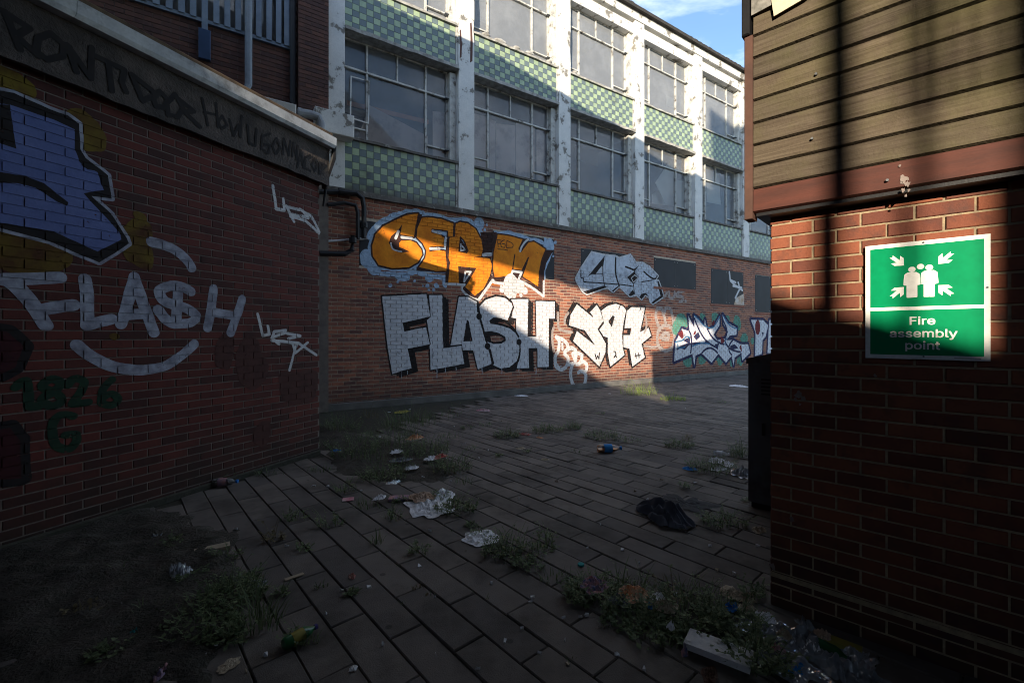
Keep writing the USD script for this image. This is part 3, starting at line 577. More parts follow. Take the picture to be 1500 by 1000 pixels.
dark = unary_union([inner, pt.poly([(500, 100), (560, 100), (520, 330), (480, 320)], **A), pt.poly([(330, 170), (200, 300), (200, 420), (250, 520), (440, 500), (440, 360), (330, 330)], **A), pt.poly([(500, 650), (830, 620), (830, 700), (680, 700), (500, 690)], **A), pt.poly([(810, 330), (850, 330), (840, 820), (800, 820)], **A), pt.poly([(935, 640), (1130, 655), (1010, 860), (945, 820)], **A), pt.poly([(1000, 850), (1110, 945), (1210, 880), (1290, 730), (1290, 800), (1150, 985), (1080, 975), (975, 870)], **A), pt.poly([(940, 320), (1050, 480), (1035, 508), (935, 495)], **A),
                     pt.poly([(900, 330), (980, 215), (1090, 220), (1000, 380), (975, 490), (975, 640), (960, 790), (890, 670), (900, 500)], **B), pt.poly([(340, 560), (560, 530), (520, 620), (350, 600)], **B), pt.poly([(590, 440), (710, 470), (700, 580), (900, 660), (960, 780), (700, 600), (640, 560), (580, 500)], **B), pt.poly([(660, 80), (800, 80), (690, 320), (660, 320)], **B), pt.poly([(195, 0), (400, 0), (330, 290), (235, 290)], **B)])
halo = unary_union([dark.buffer(0.05).intersection(pt.poly([(-200, 300), (350, 20), (560, 60), (900, 140), (1150, 140), (1215, 480), (1000, 560), (800, 720), (560, 700), (100, 760), (-120, 640)], **A)), pt.dot(60, 640, .14, ry=.2, **A), pt.dot(-20, 560, .13, ry=.2, **A), pt.line([(0, 340), (60, 230), (180, 150), (330, 100)], .1, **A), pt.line([(20, 650), (120, 720), (300, 740), (510, 710), (640, 745), (790, 760), (795, 830)], .1, **A), pt.dot(350, 760, .16, ry=.1, **A), pt.line([(600, 112), (720, 115), (900, 165), (1030, 160), (1130, 230), (1200, 350), (1225, 520)], .11, **A), pt.dot(555, 105, .09, **A), pt.dot(1160, 190, .13, **A), pt.dot(640, 770, .1, **A),
                     pt.line([(395, 20), (560, 10), (700, 50), (800, 85), (960, 140)], .09, **B), pt.dot(1035, 165, .17, **B), pt.line([(1060, 230), (1020, 360), (975, 480), (975, 560)], .08, **B), pt.line([(380, 0), (345, 120), (330, 260)], .1, **B), pt.line([(200, 0), (245, 120), (260, 260)], .09, **B)] + [pt.dot(x, y, r, **A) for x, y, r in ((228, 855, .04), (615, 845, .04), (712, 845, .06), (628, 885, .025), (678, 885, .035), (572, 845, .02), (480, 800, .03), (1215, 262, .04), (1232, 318, .02), (1240, 215, .03), (310, 815, .03))] + [pt.dot(x, y, r, **B) for x, y, r in ((995, 90, .05), (1050, 90, .05), (1112, 130, .05), (1085, 300, .03), (270, 38, .025))])
white1 = unary_union([pt.line(l, .055, **A) for l in ([(805, 828), (1005, 835)], [(1005, 835), (975, 880), (1060, 965), (1130, 990)], [(310, 280), (282, 350)], [(345, 340), (450, 352)], [(670, 275), (755, 300)], [(808, 345), (798, 435)], [(645, 458), (740, 458)])] + [pt.line([(232, 400), (250, 460), (345, 490)], .03, **A), pt.line([(965, 415), (1010, 470), (965, 480), (965, 415)], .035, smooth=False, **A), pt.line([(1012, 700), (1070, 700), (1000, 805), (1012, 700)], .04, smooth=False, **A),
                     pt.line([(165, 840), (255, 720), (350, 590), (365, 610), (500, 632)], .07, **B), pt.line([(560, 560), (590, 475), (700, 492), (660, 585)], .06, smooth=False, **B), pt.line([(660, 585), (800, 660), (965, 780)], .07, **B), pt.line([(970, 780), (972, 600)], .06, **B), pt.dot(570, 660, .22, ry=.3, **B), pt.dot(670, 670, .16, **B), pt.line([(325, 270), (235, 278)], .08, **B), pt.line([(780, 90), (720, 150), (682, 235)], .05, **B), pt.line([(0, 740), (80, 805), (165, 840)], .05, **B)] + [pt.dot(x, y, r, **B) for x, y, r in ((465, 700, .08), (740, 715, .09), (595, 770, .09), (500, 745, .035), (692, 772, .05), (540, 780, .04), (450, 660, .03))])
tagline = unary_union([pt.line(l, .02, **B) for l in ([(405, 110), (415, 180)], [(400, 95), (450, 100)], [(410, 140), (445, 140)], [(490, 95), (445, 130), (450, 180), (490, 190), (500, 150), (460, 140)], [(520, 105), (515, 190), (590, 185), (595, 150), (520, 105)], [(410, 205), (530, 220)])])
under = unary_union([pt.poly([(560, 560), (900, 640), (880, 700), (700, 640), (600, 600)], **B), pt.poly([(340, 600), (520, 640), (480, 660), (330, 650)], **B)])
pt.piece('graffiti', 'orange bubble lettering reading GERM with dark outlines and pale blue halo', [('halo', pt.rough(halo, .04, 5.0), PALE), ('under_coat', under, RUST), (None, dark, BROWN), ('letter', [G_, E_, R_, M_], ORANGE), ('highlight', white1, WHITE), ('scribble', tagline, BROWN)])
# silver block letters
F_ = pt.poly([(140, 100), (605, 75), (645, 310), (355, 378), (372, 468), (600, 420), (640, 600), (410, 648), (450, 850), (245, 912), (200, 640), (180, 470)], **C3)
L_ = pt.poly([(632, 88), (770, 85), (780, 642), (970, 615), (1000, 806), (650, 870), (637, 610), (648, 600), (608, 350), (650, 315)], **C3)
A2 = pt.poly([(16, 105), (-72, 612), (46, 602), (57, 662), (165, 665), (215, 862), (375, 800), (345, 690), (300, 560), (240, 345), (215, 262), (212, 160), (110, 105)], **C4).difference(pt.poly([(100, 342), (118, 358), (158, 568), (62, 572)], **C4))
S_ = pt.poly([(222, 205), (290, 130), (400, 92), (500, 105), (572, 165), (586, 210), (530, 362), (440, 335), (380, 330), (345, 355), (350, 378), (450, 395), (550, 428), (620, 485), (655, 580), (655, 680), (615, 790), (545, 850), (450, 862), (370, 825), (345, 700), (300, 560), (240, 350)], **C4).difference(pt.poly([(285, 478), (350, 472), (430, 490), (495, 530), (500, 560), (460, 585), (380, 590), (305, 560)], **C4))
H_ = pt.poly([(562, 130), (742, 128), (735, 518), (826, 522), (820, 150), (1020, 152), (1022, 332), (958, 332), (955, 836), (840, 840), (836, 640), (745, 642), (750, 850), (620, 852), (652, 700), (655, 560), (615, 480), (612, 332), (565, 322), (590, 210)], **C4)
fl = unary_union([F_, L_, A2, S_, H_])
edges = unary_union([g.boundary.buffer(0.022) for g in (F_, L_, A2, S_, H_)]); shade = unary_union([fl.buffer(0.03)] + [affinity.translate(fl, dx, dz) for dx, dz in ((.05, -.02), (.1, -.05), (.15, -.08))])
fl_fill = fl.difference(edges.difference(fl.buffer(-0.001)).union(unary_union([F_.intersection(L_), S_.boundary.intersection(fl).buffer(0.02)])))
dots = unary_union([pt.dot(x, y, .075, **C4) for x, y in ((228, 310), (315, 620), (645, 578))]); seam = unary_union([pt.line(l, .05, **C4) for l in ([(245, 350), (300, 560)], [(340, 660), (375, 800)], [(212, 160), (216, 260)], [(655, 650), (640, 760), (600, 810)], [(530, 365), (586, 212)], [(345, 360), (440, 345), (540, 390), (640, 520)])])
wash = unary_union([pt.dot(430, 560, .12, **C4), pt.dot(795, 700, .1, ry=.25, **C4), pt.dot(795, 440, .1, ry=.15, **C4), pt.dot(790, 165, .12, **C4)])
pt.piece('graffiti', 'large silver block letters reading FLASH with black drop shadow', [(None, shade, BLACK), ('letter', [fl_fill.intersection(F_), fl_fill.intersection(L_).difference(F_), fl_fill.intersection(A2).difference(S_), fl_fill.intersection(S_), fl_fill.intersection(H_).difference(S_)], SILVER), ('seam', seam.union(dots), BLACK)])
# grey piece over the boarded window
Uo = pt.poly([(330, 168), (500, 208), (650, 222), (700, 248), (850, 200), (930, 312), (1010, 310), (1100, 360), (1222, 490), (1190, 545), (1226, 552), (1252, 620), (1302, 770), (1150, 872), (1110, 842), (1092, 775), (1045, 752), (1000, 812), (930, 752), (840, 772), (702, 640), (620, 712), (540, 652), (270, 742), (208, 702), (130, 572), (115, 520), (190, 380)], **U)
ub = unary_union([pt.poly(p, **U) for p in ([(210, 702), (500, 620), (552, 648), (268, 738)], [(600, 690), (690, 622), (706, 642), (622, 704)], [(825, 745), (885, 670), (905, 730), (850, 768)], [(960, 782), (1000, 730), (1050, 718), (1100, 770), (1040, 748), (1002, 806)], [(1120, 852), (1248, 760), (1205, 560), (1228, 560), (1292, 768), (1150, 866)], [(275, 506), (505, 228), (490, 350), (395, 462), (492, 460), (480, 470), (330, 470)], [(805, 510), (905, 430), (920, 470), (965, 510), (890, 604)], [(900, 400), (970, 350), (920, 410), (910, 460)])] + [pt.line(l, .055, **U) for l in ([(655, 250), (650, 420), (700, 625)], [(785, 370), (905, 415)], [(1030, 435), (1160, 530), (1205, 480)])] + [pt.line(l, .03, **U) for l in ([(190, 420), (190, 515), (225, 525), (225, 570), (700, 605), (880, 632)], [(500, 230), (480, 400), (505, 620)], [(1000, 570), (1150, 548)], [(890, 610), (905, 730)])])
uw = unary_union([Uo.boundary.buffer(0.018), pt.line([(860, 520), (905, 480), (955, 515), (890, 575), (860, 520)], .025, smooth=False, **U), pt.line([(395, 460), (470, 365), (470, 455)], .02, smooth=False, **U), pt.line([(1170, 580), (1200, 610)], .07, **U)])
pt.piece('graffiti', 'pale grey chiselled letters with white edge painted over a boarded window', [('outline', Uo.buffer(.03), BLACK), (None, Uo, GREY), ('shadow', ub, BLACK), ('edge', uw, WHITE)])
# white and black piece below it
J1 = pt.poly([(300, 98), (455, 225), (425, 180), (495, 105), (530, 160), (562, 268), (505, 345), (587, 488), (580, 582), (520, 716), (260, 466), (300, 358), (470, 495), (375, 362), (218, 312), (235, 205)], **J)
J2 = pt.poly([(535, 165), (600, 115), (680, 95), (750, 118), (785, 160), (757, 290), (745, 410), (752, 530), (767, 600), (625, 717), (600, 590), (600, 432), (560, 420), (515, 350), (562, 290)], **J).difference(pt.poly([(610, 270), (650, 215), (667, 228), (640, 322)], **J))
J3 = pt.poly([(785, 168), (830, 128), (968, 130), (950, 232), (920, 370), (1000, 328), (1030, 412), (935, 490), (967, 622), (840, 717), (812, 540), (752, 527), (752, 400), (815, 402), (830, 338), (762, 342)], **J)
jf = unary_union([J1, J2, J3]); jsh = unary_union([jf.buffer(.04)] + [affinity.translate(jf, -.06 * k, .025 * k) for k in (1, 2)] + [J1.boundary.buffer(.03), J2.boundary.buffer(.03), J3.boundary.buffer(.03)])
jl = unary_union([pt.line(l, .035, smooth=False, **J) for l in ([(478, 590), (490, 640), (502, 605), (515, 635), (522, 575)], [(660, 565), (675, 565), (680, 595), (660, 625), (680, 605), (690, 620)], [(872, 585), (880, 630)], [(868, 608), (920, 600)], [(900, 580), (908, 625)], [(725, 105), (708, 150)], [(925, 132), (915, 165)])])
pt.piece('graffiti', 'white angular letters with black outline, three small letters W R H below', [(None, jsh, BLACK), ('letter', [g.buffer(-.012) for g in (J1, J2, J3)], WHITE), ('lettering', jl, BLACK)])
th = unary_union([pt.line(l, .1, **J) for l in ([(100, 420), (128, 480), (118, 560), (88, 620), (92, 700), (150, 740), (203, 700), (215, 640), (178, 590)], [(100, 425), (170, 455), (212, 510), (180, 570)], [(180, 572), (245, 530), (292, 570), (285, 660), (225, 690)], [(290, 580), (350, 605), (340, 660), (300, 690)], [(318, 690), (360, 665), (398, 700), (388, 755)], [(260, 690), (238, 780), (260, 880), (320, 920), (375, 880), (388, 800), (350, 755), (315, 768)])] + [pt.line([(158, 490), (160, 545)], .06, **J), pt.line([(265, 590), (285, 640)], .14, **J), pt.line([(112, 685), (125, 712), (145, 705)], .03, **J)])
pt.piece('graffiti', 'thin white looped throw-up beside the big silver letters', [(None, th, WHITE)])
pale = unary_union([pt.line(l, .075, **J) for l in ([(115, 190), (120, 330), (180, 365), (250, 375)], [(215, 190), (185, 240), (180, 290)], [(75, 330), (60, 420), (75, 560)], [(965, 215), (980, 300), (960, 380)], [(960, 510), (1050, 520), (1090, 500)])])
pt.piece('graffiti', 'faded grey brush strokes either side of the white angular letters', [(None, pale, FAINT)])
fist = unary_union([pt.line(l, .12, **W7) for l in ([(120, 450), (75, 300), (95, 225), (130, 225), (160, 300), (182, 400)], [(165, 270), (190, 220), (225, 230), (250, 310), (262, 400)], [(262, 380), (290, 330), (340, 335)], [(110, 440), (90, 540), (110, 630), (180, 670), (250, 630), (270, 520), (240, 430), (180, 405), (115, 440)], [(125, 530), (180, 482), (212, 505), (205, 545), (150, 540)])])
pt.piece('graffiti', 'pale fist shaped outline right of the white angular letters', [(None, fist, FAINT)])
lus = unary_union([pt.line(l, .1, **W7) for l in ([(160, 100), (180, 90), (190, 60)], [(212, 55), (220, 110), (250, 118), (272, 90), (275, 50)], [(375, 40), (310, 60), (290, 90), (355, 105), (358, 135), (325, 158)], [(383, 148), (390, 150)])])
pt.piece('graffiti', 'small grey letters under the second boarded window', [(None, lus, FAINT)])
wl = pt.poly([(282, 575), (350, 440), (430, 465), (415, 300), (445, 360), (480, 430), (475, 300), (520, 330), (580, 405), (590, 340), (612, 455), (680, 420), (742, 305), (742, 400), (680, 500), (720, 560), (800, 540), (832, 470), (785, 390), (775, 290), (835, 380), (925, 430), (920, 500), (850, 510), (812, 560), (880, 555), (960, 600), (1040, 600), (1062, 690), (980, 770), (970, 690), (900, 740), (890, 822), (870, 720), (810, 792), (730, 700), (660, 792), (550, 690), (492, 720), (478, 825), (460, 700), (268, 780)], **W7)
holes = unary_union([pt.poly(p, **W7) for p in ([(360, 560), (440, 520), (430, 600)], [(470, 520), (520, 470), (540, 520), (500, 560)], [(560, 600), (610, 560), (640, 600)], [(690, 600), (740, 590), (720, 660)], [(850, 620), (900, 600), (940, 640), (870, 660)], [(330, 640), (420, 610), (380, 660)], [(760, 480), (800, 430), (790, 520)])])
gb = unary_union([pt.dot(x, y, r, **W7) for x, y, r in ((335, 390, .35), (300, 430, .3), (560, 325, .15), (690, 325, .22), (830, 340, .14), (925, 375, .25), (1000, 540, .22), (410, 780, .2), (560, 755, .22), (745, 765, .2), (960, 760, .2), (860, 800, .12), (1090, 560, .14))])
rb = unary_union([pt.dot(x, y, r, **W7) for x, y, r in ((340, 505, .11), (490, 490, .07), (680, 370, .09), (770, 560, .09), (965, 640, .08))])
bl2 = unary_union([pt.line(l, .07, **W7) for l in ([(300, 650), (420, 600), (540, 590)], [(480, 330), (540, 470), (600, 560), (720, 640)], [(620, 450), (700, 560), (790, 600)], [(770, 330), (820, 470), (800, 560), (860, 650), (960, 680)], [(560, 690), (640, 640), (720, 690)], [(430, 470), (450, 560), (440, 690)], [(880, 560), (840, 640), (870, 710)])])
cl = unary_union([pt.line(l, .045, **W7) for l in ([(282, 575), (350, 560), (400, 520), (430, 540)], [(480, 300), (530, 345), (590, 410), (660, 430), (745, 310)], [(305, 600), (310, 640), (380, 630)], [(820, 540), (800, 570), (810, 610)], [(460, 620), (560, 590), (640, 600)], [(780, 300), (850, 400), (925, 435)])])
pt.piece('graffiti', 'silver wildstyle piece with dark blue outline and green, red and cyan bursts', [('burst', pt.rough(gb, .09, 3.0), TURQ), ('outline', wl.buffer(.09), NAVY), (None, wl.difference(holes), SILVER), ('inner_line', bl2, NAVY), ('red_fill', pt.rough(rb, .12, 5.0), RED), ('line', cl, CYAN)])
pp = unary_union([pt.poly([(1070, 345), (1200, 350), (1252, 400), (1225, 520), (1192, 560), (1186, 702), (1115, 722), (1120, 480)], **W7).difference(pt.poly([(1185, 470), (1207, 480), (1195, 530)], **W7)), pt.poly([(1262, 350), (1400, 310), (1400, 690), (1245, 692)], **W7)])
pt.piece('graffiti', 'silver letters with navy outline at the far right end of the wall', [(None, pp.buffer(.1), NAVY), ('letter', list(pp.geoms), SILVER), ('red_fill', pt.dot(1142, 425, .18, ry=.28, **W7), RED)])
wt = unary_union([pt.line(l, .08, smooth=False, org=(800, 350), sc=4.0) for l in ([(1073, 195), (1078, 240), (1110, 255)], [(1080, 245), (1105, 270), (1150, 300)], [(1125, 255), (1135, 290), (1108, 345)], [(1095, 275), (1145, 285)])])
tan_ = pt.poly([(1100, 385), (1112, 345), (1158, 320), (1160, 388)], org=(800, 350), sc=4.0)
pt.piece('graffiti', 'white scribbled tag and torn tan patch on the third boarded window', [('torn_patch', tan_, paint('torn_tan', (0.42, 0.27, 0.16), (0.6, 0.55, 0.5), noise=5)), (None, wt, WHITE)])
drip = unary_union([pt.line([(x, y), (x + .3, y + l * .5), (x, y + l)], .014, smooth=False) for x, y, l in ((588, 545, 9), (597, 543, 5), (640, 541, 12), (652, 539, 6), (668, 538, 4), (706, 538, 10), (735, 540, 7), (760, 538, 5), (785, 537, 11), (800, 536, 4))])
pt.piece('graffiti', 'thin silver drips running down below the big silver letters', [(None, drip, GREY)])
pt.build()

class Plane(Wall):
    def __init__(s, p0, n): s.p0 = np.asarray(p0, float); s.n = np.asarray(n, float); s.d = np.array([-s.n[1], s.n[0], 0])

# ------------------------------------------------------------------ the low brick annexe on the left
an = thing('brick_annexe', 'low dark brick building on the left with a rendered fascia, white gutter and graffiti', 'building')
LC = left.u(468); L0 = -15.0; ZF0, ZF1, ZG1, ZR = 3.25, 3.69, 3.81, 3.87
lrects = brick_rects(L0, LC, 0.0, ZF0 + 0.1, 0.2135, 0.0702, 0.0085)
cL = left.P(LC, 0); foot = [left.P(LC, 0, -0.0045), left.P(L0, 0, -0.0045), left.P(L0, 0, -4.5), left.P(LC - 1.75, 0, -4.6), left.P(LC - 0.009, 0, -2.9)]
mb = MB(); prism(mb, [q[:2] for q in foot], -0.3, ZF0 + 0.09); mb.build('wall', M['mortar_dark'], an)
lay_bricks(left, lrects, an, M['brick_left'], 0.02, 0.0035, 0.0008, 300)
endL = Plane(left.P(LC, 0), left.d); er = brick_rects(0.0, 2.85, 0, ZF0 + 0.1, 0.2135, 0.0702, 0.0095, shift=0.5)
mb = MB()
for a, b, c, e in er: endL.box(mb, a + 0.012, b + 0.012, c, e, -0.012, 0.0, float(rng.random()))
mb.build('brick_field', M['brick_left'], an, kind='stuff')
LE = left.u(483, 0.1)
# rendered board under the gutter: an uneven skin
nu, nz = 150, 9; us = np.linspace(L0, LE, nu); zs = np.linspace(0, 1, nz); Vv = []
for u in us:
    low = ZF0 + 0.03 * (meshkit.fbm(np.array([[u * 2.2, 0, 4.0]]), 4)[0] - 0.5) + 0.015 * (meshkit.noise(np.array([[u * 14, 0, 1.0]]))[0] - 0.5)
    z = low + (ZF1 - low) * zs; o = 0.092 + 0.009 * (meshkit.fbm(np.c_[np.full(nz, u * 4), z * 4, z * 0], 4) - 0.5)
    Vv.append(left.P(u, z, o))
V = np.vstack(Vv); F = [[i * nz + j, (i + 1) * nz + j, (i + 1) * nz + j + 1, i * nz + j + 1] for i in range(nu - 1) for j in range(nz - 1)]
mb = MB(); mb.add(V, F); left.box(mb, L0, LE - 0.002, ZF0 + 0.025, ZF1 - 0.001, -0.1, 0.075); fas = mb.build('fascia', M['render'], an)
mb = MB(); left.box(mb, LE - 0.03, LE + 0.006, ZF0 - 0.03, ZF1 - 0.01, 0.0, 0.083); mb.build('fascia_end', M['render'], an)
seg = np.linspace(L0, LE + 0.01, 7)
for a, b in zip(seg[:-1], seg[1:]):
    mb = MB(); g = Polygon([(0.085, ZF1 + .002), (0.17, ZF1 + .002), (0.2, ZF1 + .03), (0.205, ZG1), (0.195, ZG1), (0.19, ZF1 + .035), (0.165, ZF1 + .012), (0.085, ZF1 + .012)])
    m = trimesh.creation.extrude_polygon(g, b - a - 0.003, engine='earcut'); mb.add(left.P(a + m.vertices[:, 2], m.vertices[:, 1], m.vertices[:, 0]), m.faces[:, ::-1]); mb.build('gutter', M['gutter'], an)
mb = MB(); left.box(mb, L0, LE - 0.01, ZG1 + 0.002, ZR, -0.2, 0.165, bevel=0.01); mb.build('roof_edge', paint('edge_timber', (0.16, 0.11, 0.07), (0.07, 0.05, 0.04), noise=6, rough=0.8), an)
mb = MB(); prism(mb, [q[:2] for q in (left.P(LE - .02, 0, .1), left.P(L0, 0, .1), left.P(L0, 0, -4.4), left.P(LC - 1.75, 0, -4.5), left.P(LC - .02, 0, -2.85))], ZR + 0.002, ZR + 0.03); mb.build('roof', M['roof_felt'], an)
mb = MB(); tube(mb, [left.P(LE + .02, ZG1 - .03, .15), left.P(LE + .03, ZF1 - .1, .13), left.P(LE + .0, ZF0 + .1, .06), left.P(LC + .03, ZF0 - .25, .03)], [.03, .03, .022, .012], 7); mb.build('hanging_strip', M['black_plastic'], an)
# tufts of moss at the wall's foot and a dirty foot course
mb = MB(); left.box(mb, L0, LC + 0.005, -0.02, 0.05, -0.01, 0.02, bevel=0.01); mb.build('plinth', M['joint'], an)
# its paint
pl = Paint(left, lrects, an, 0.0045)
BLUE = paint('paint_blue', (0.16, 0.2, 0.42), (0.11, 0.145, 0.34), noise=3); YEL = paint('paint_yellow', (0.17, 0.12, 0.015), (0.08, 0.03, 0.012), noise=5); CHALK = paint('paint_chalk', (0.42, 0.44, 0.53), (0.2, 0.2, 0.25), noise=11); DGREEN = paint('paint_dark_green', (0.016, 0.045, 0.024), (0.012, 0.03, 0.02)); MAROON = paint('paint_maroon', (0.05, 0.01, 0.014), (0.03, 0.008, 0.01)); PURP = paint('paint_lilac', (0.3, 0.2, 0.24), (0.2, 0.12, 0.14), noise=9)
T = dict(org=(0, 110), sc=3.447); Q = dict(org=(0, 330), sc=2.702); Lx = dict(org=(0, 0), sc=2.858)
outl = pl.poly([(-260, 60), (-60, 70), (70, 92), (250, 172), (340, 205), (398, 246), (402, 370), (430, 420), (512, 480), (545, 505), (562, 622), (462, 612), (560, 700), (640, 820), (650, 850), (500, 948), (250, 840), (0, 772), (-260, 745)], **T)
bl_ = pl.poly([(-260, 130), (-60, 140), (50, 152), (270, 225), (376, 275), (372, 370), (400, 440), (490, 490), (522, 580), (420, 598), (462, 642), (608, 800), (612, 830), (490, 890), (270, 790), (0, 745), (-260, 720)], **T)
bk = unary_union([pl.poly([(-260, 470), (0, 490), (130, 510), (220, 545), (345, 642), (340, 660), (290, 640), (180, 570), (90, 545), (-260, 540)], **T), pl.poly([(0, 150), (50, 152), (82, 372), (0, 345)], **T), pl.poly([(398, 400), (500, 485), (440, 475), (410, 455)], **T)])
yl = unary_union([pl.dot(460, 300, .13, ry=.17, **T), pl.dot(690, 845, .13, ry=.2, **T), pl.dot(130, 850, .22, ry=.22, **T), pl.dot(690, 725, .05, **T), pl.dot(40, 40, .12, **T), pl.dot(450, 445, .03, **Q)])
pl.piece('graffiti', 'blue blocky piece with thick black outline and yellow spray at the left edge', [('burst', pl.rough(yl, .07, 4.0), YEL), ('edge', outl.buffer(.022), CHALK), ('outline', outl, BLACK), (None, bl_, BLUE), ('line', bk, BLACK)])
fw = unary_union([pl.line(l, .085, **Q) for l in ([(10, 215), (120, 212), (235, 205)], [(40, 225), (110, 290), (180, 395)], [(150, 335), (220, 325), (290, 315)], [(335, 215), (345, 300), (345, 395)], [(345, 395), (440, 370)], [(530, 205), (510, 290), (480, 390)], [(530, 205), (570, 320), (610, 425)], [(500, 355), (580, 350)], [(755, 262), (690, 240), (630, 262), (650, 300), (740, 330), (778, 360), (750, 385), (690, 390), (625, 335)], [(703, 270), (697, 375)], [(845, 250), (835, 330), (822, 405)], [(835, 342), (930, 360)], [(958, 292), (940, 350), (912, 425)], [(600, 65), (680, 90), (735, 135), (757, 168)], [(305, 475), (380, 530), (470, 565), (560, 573), (640, 560), (710, 520), (768, 470)])])
pl.piece('graffiti', 'chalky white hand lettering reading FLASH over a long curved underline', [('wash', pl.rough(unary_union([pl.dot(1000, 560, .2, ry=.25, **Q), pl.dot(1180, 640, .3, ry=.2, **Q), pl.dot(1040, 815, .14, **Q), pl.dot(880, 500, .12, ry=.2, **Q)]), .12, 3.0), paint('paint_ghost', (0.085, 0.035, 0.03), (0.06, 0.025, 0.022))), (None, fw, CHALK)])
tg = unary_union([pl.line(l, .032, smooth=False, **Q) for l in ([(1018, 350), (1040, 435), (1065, 430), (1060, 398)], [(1130, 415), (1085, 420), (1075, 445), (1105, 470)], [(1080, 440), (1130, 425)], [(1135, 428), (1188, 438), (1140, 448)], [(1075, 455), (1180, 465), (1252, 513)], [(1175, 465), (1145, 572)], [(1218, 464), (1170, 505), (1158, 470)])])
tg2 = unary_union([pl.line(l, .035, smooth=False, **Lx) for l in ([(1143, 778), (1155, 875), (1190, 880), (1185, 832)], [(1198, 862), (1230, 928)], [(1200, 865), (1252, 878)], [(1212, 895), (1250, 905)], [(1255, 876), (1302, 905), (1338, 972)], [(1215, 905), (1280, 925), (1336, 978)], [(1268, 885), (1290, 912), (1262, 905)])])
pl.piece('graffiti', 'thin white scribbled tag low near the wall corner', [(None, tg, WHITE)]); pl.piece('graffiti', 'thin white scribbled tag high near the wall corner', [(None, tg2, WHITE)])
gn = unary_union([pl.line(l, .055, **Q) for l in ([(60, 640), (100, 615), (112, 680), (115, 715), (155, 715)], [(210, 655), (165, 635), (205, 608), (245, 625), (215, 655), (165, 690), (210, 715), (245, 690), (210, 655)], [(270, 632), (300, 605), (335, 622), (320, 660), (285, 705), (350, 700)], [(442, 612), (405, 655), (400, 700), (440, 712), (468, 690), (440, 665), (405, 685)], [(288, 755), (240, 750), (205, 800), (220, 870), (270, 885), (302, 850), (300, 828), (258, 830)])])
pl.piece('graffiti', 'dark green numerals 1826 and a letter G', [(None, gn, DGREEN)])
md = pl.poly([(-60, 410), (30, 420), (95, 480), (60, 560), (0, 590), (-60, 590)], **Q); md2 = pl.poly([(-60, 820), (40, 800), (80, 850), (85, 1000), (-60, 1010)], **Q)
pl.piece('graffiti', 'maroon shape with black edge cut by the left edge of the picture', [('outline', md.buffer(.05).union(md2.buffer(.05)), BLACK), (None, md.union(md2), MAROON)])
pl.build()
# marker lettering on the rendered board
lt = [[(22, 50), (85, 205)], [(10, 45), (125, 118), (70, 150), (165, 235)], [(215, 140), (160, 160), (155, 215), (200, 250), (265, 235), (270, 190), (215, 140)], [(322, 300), (285, 190), (382, 328), (386, 200)], [(408, 238), (522, 292)], [(455, 262), (470, 380)], [(522, 298), (512, 345), (530, 385)], [(553, 312), (598, 422), (650, 400), (640, 380), (553, 312)], [(672, 382), (642, 410), (655, 445), (690, 450), (705, 420), (672, 382)], [(735, 395), (700, 430), (705, 480), (745, 490), (768, 455), (735, 395)], [(775, 470), (750, 415), (812, 465), (775, 470), (838, 530)], [(848, 412), (872, 525)], [(905, 432), (915, 530)], [(856, 470), (910, 482)], [(932, 485), (915, 510), (930, 540), (952, 525), (932, 485)], [(962, 500), (980, 568), (1000, 522), (1008, 575), (1013, 485)], [(1038, 525), (1045, 600), (1070, 610), (1075, 540)], [(1132, 560), (1100, 570), (1095, 622), (1125, 642), (1132, 608), (1110, 605)], [(1160, 580), (1142, 610), (1155, 645), (1175, 620), (1160, 580)], [(1185, 645), (1190, 580), (1210, 652), (1216, 590)], [(1224, 655), (1228, 598), (1243, 668), (1248, 610)], [(1246, 700), (1262, 630), (1272, 702)], [(1250, 672), (1268, 674)], [(1300, 650), (1278, 660), (1277, 700), (1300, 715)], [(1318, 662), (1305, 690), (1318, 718), (1330, 690), (1318, 662)], [(1338, 728), (1340, 680), (1362, 690), (1342, 704)]]
mb = MB()
g = unary_union([LineString([left.uz(x / 2.858, y / 2.858, 0.1) for x, y in l]).buffer(0.012 + 0.008 * (l[0][0] < 840), quad_segs=3) for l in lt])
g = shapely.segmentize(g, 0.05)
for gg in getattr(g, 'geoms', [g]):
    v, f = trimesh.creation.triangulate_polygon(gg, engine='triangle') if False else trimesh.creation.triangulate_polygon(gg, engine='earcut')
    v = np.asarray(v); f = np.asarray(f); a = v[f]; cr = (a[:, 1, 0] - a[:, 0, 0]) * (a[:, 2, 1] - a[:, 0, 1]) - (a[:, 1, 1] - a[:, 0, 1]) * (a[:, 2, 0] - a[:, 0, 0]); f = np.where(cr[:, None] < 0, f[:, ::-1], f)
    mb.add(left.P(v[:, 0], v[:, 1], 0.0975), f)
mb.build('lettering', BLACK, fas, label='black hand written lettering along the rendered board')

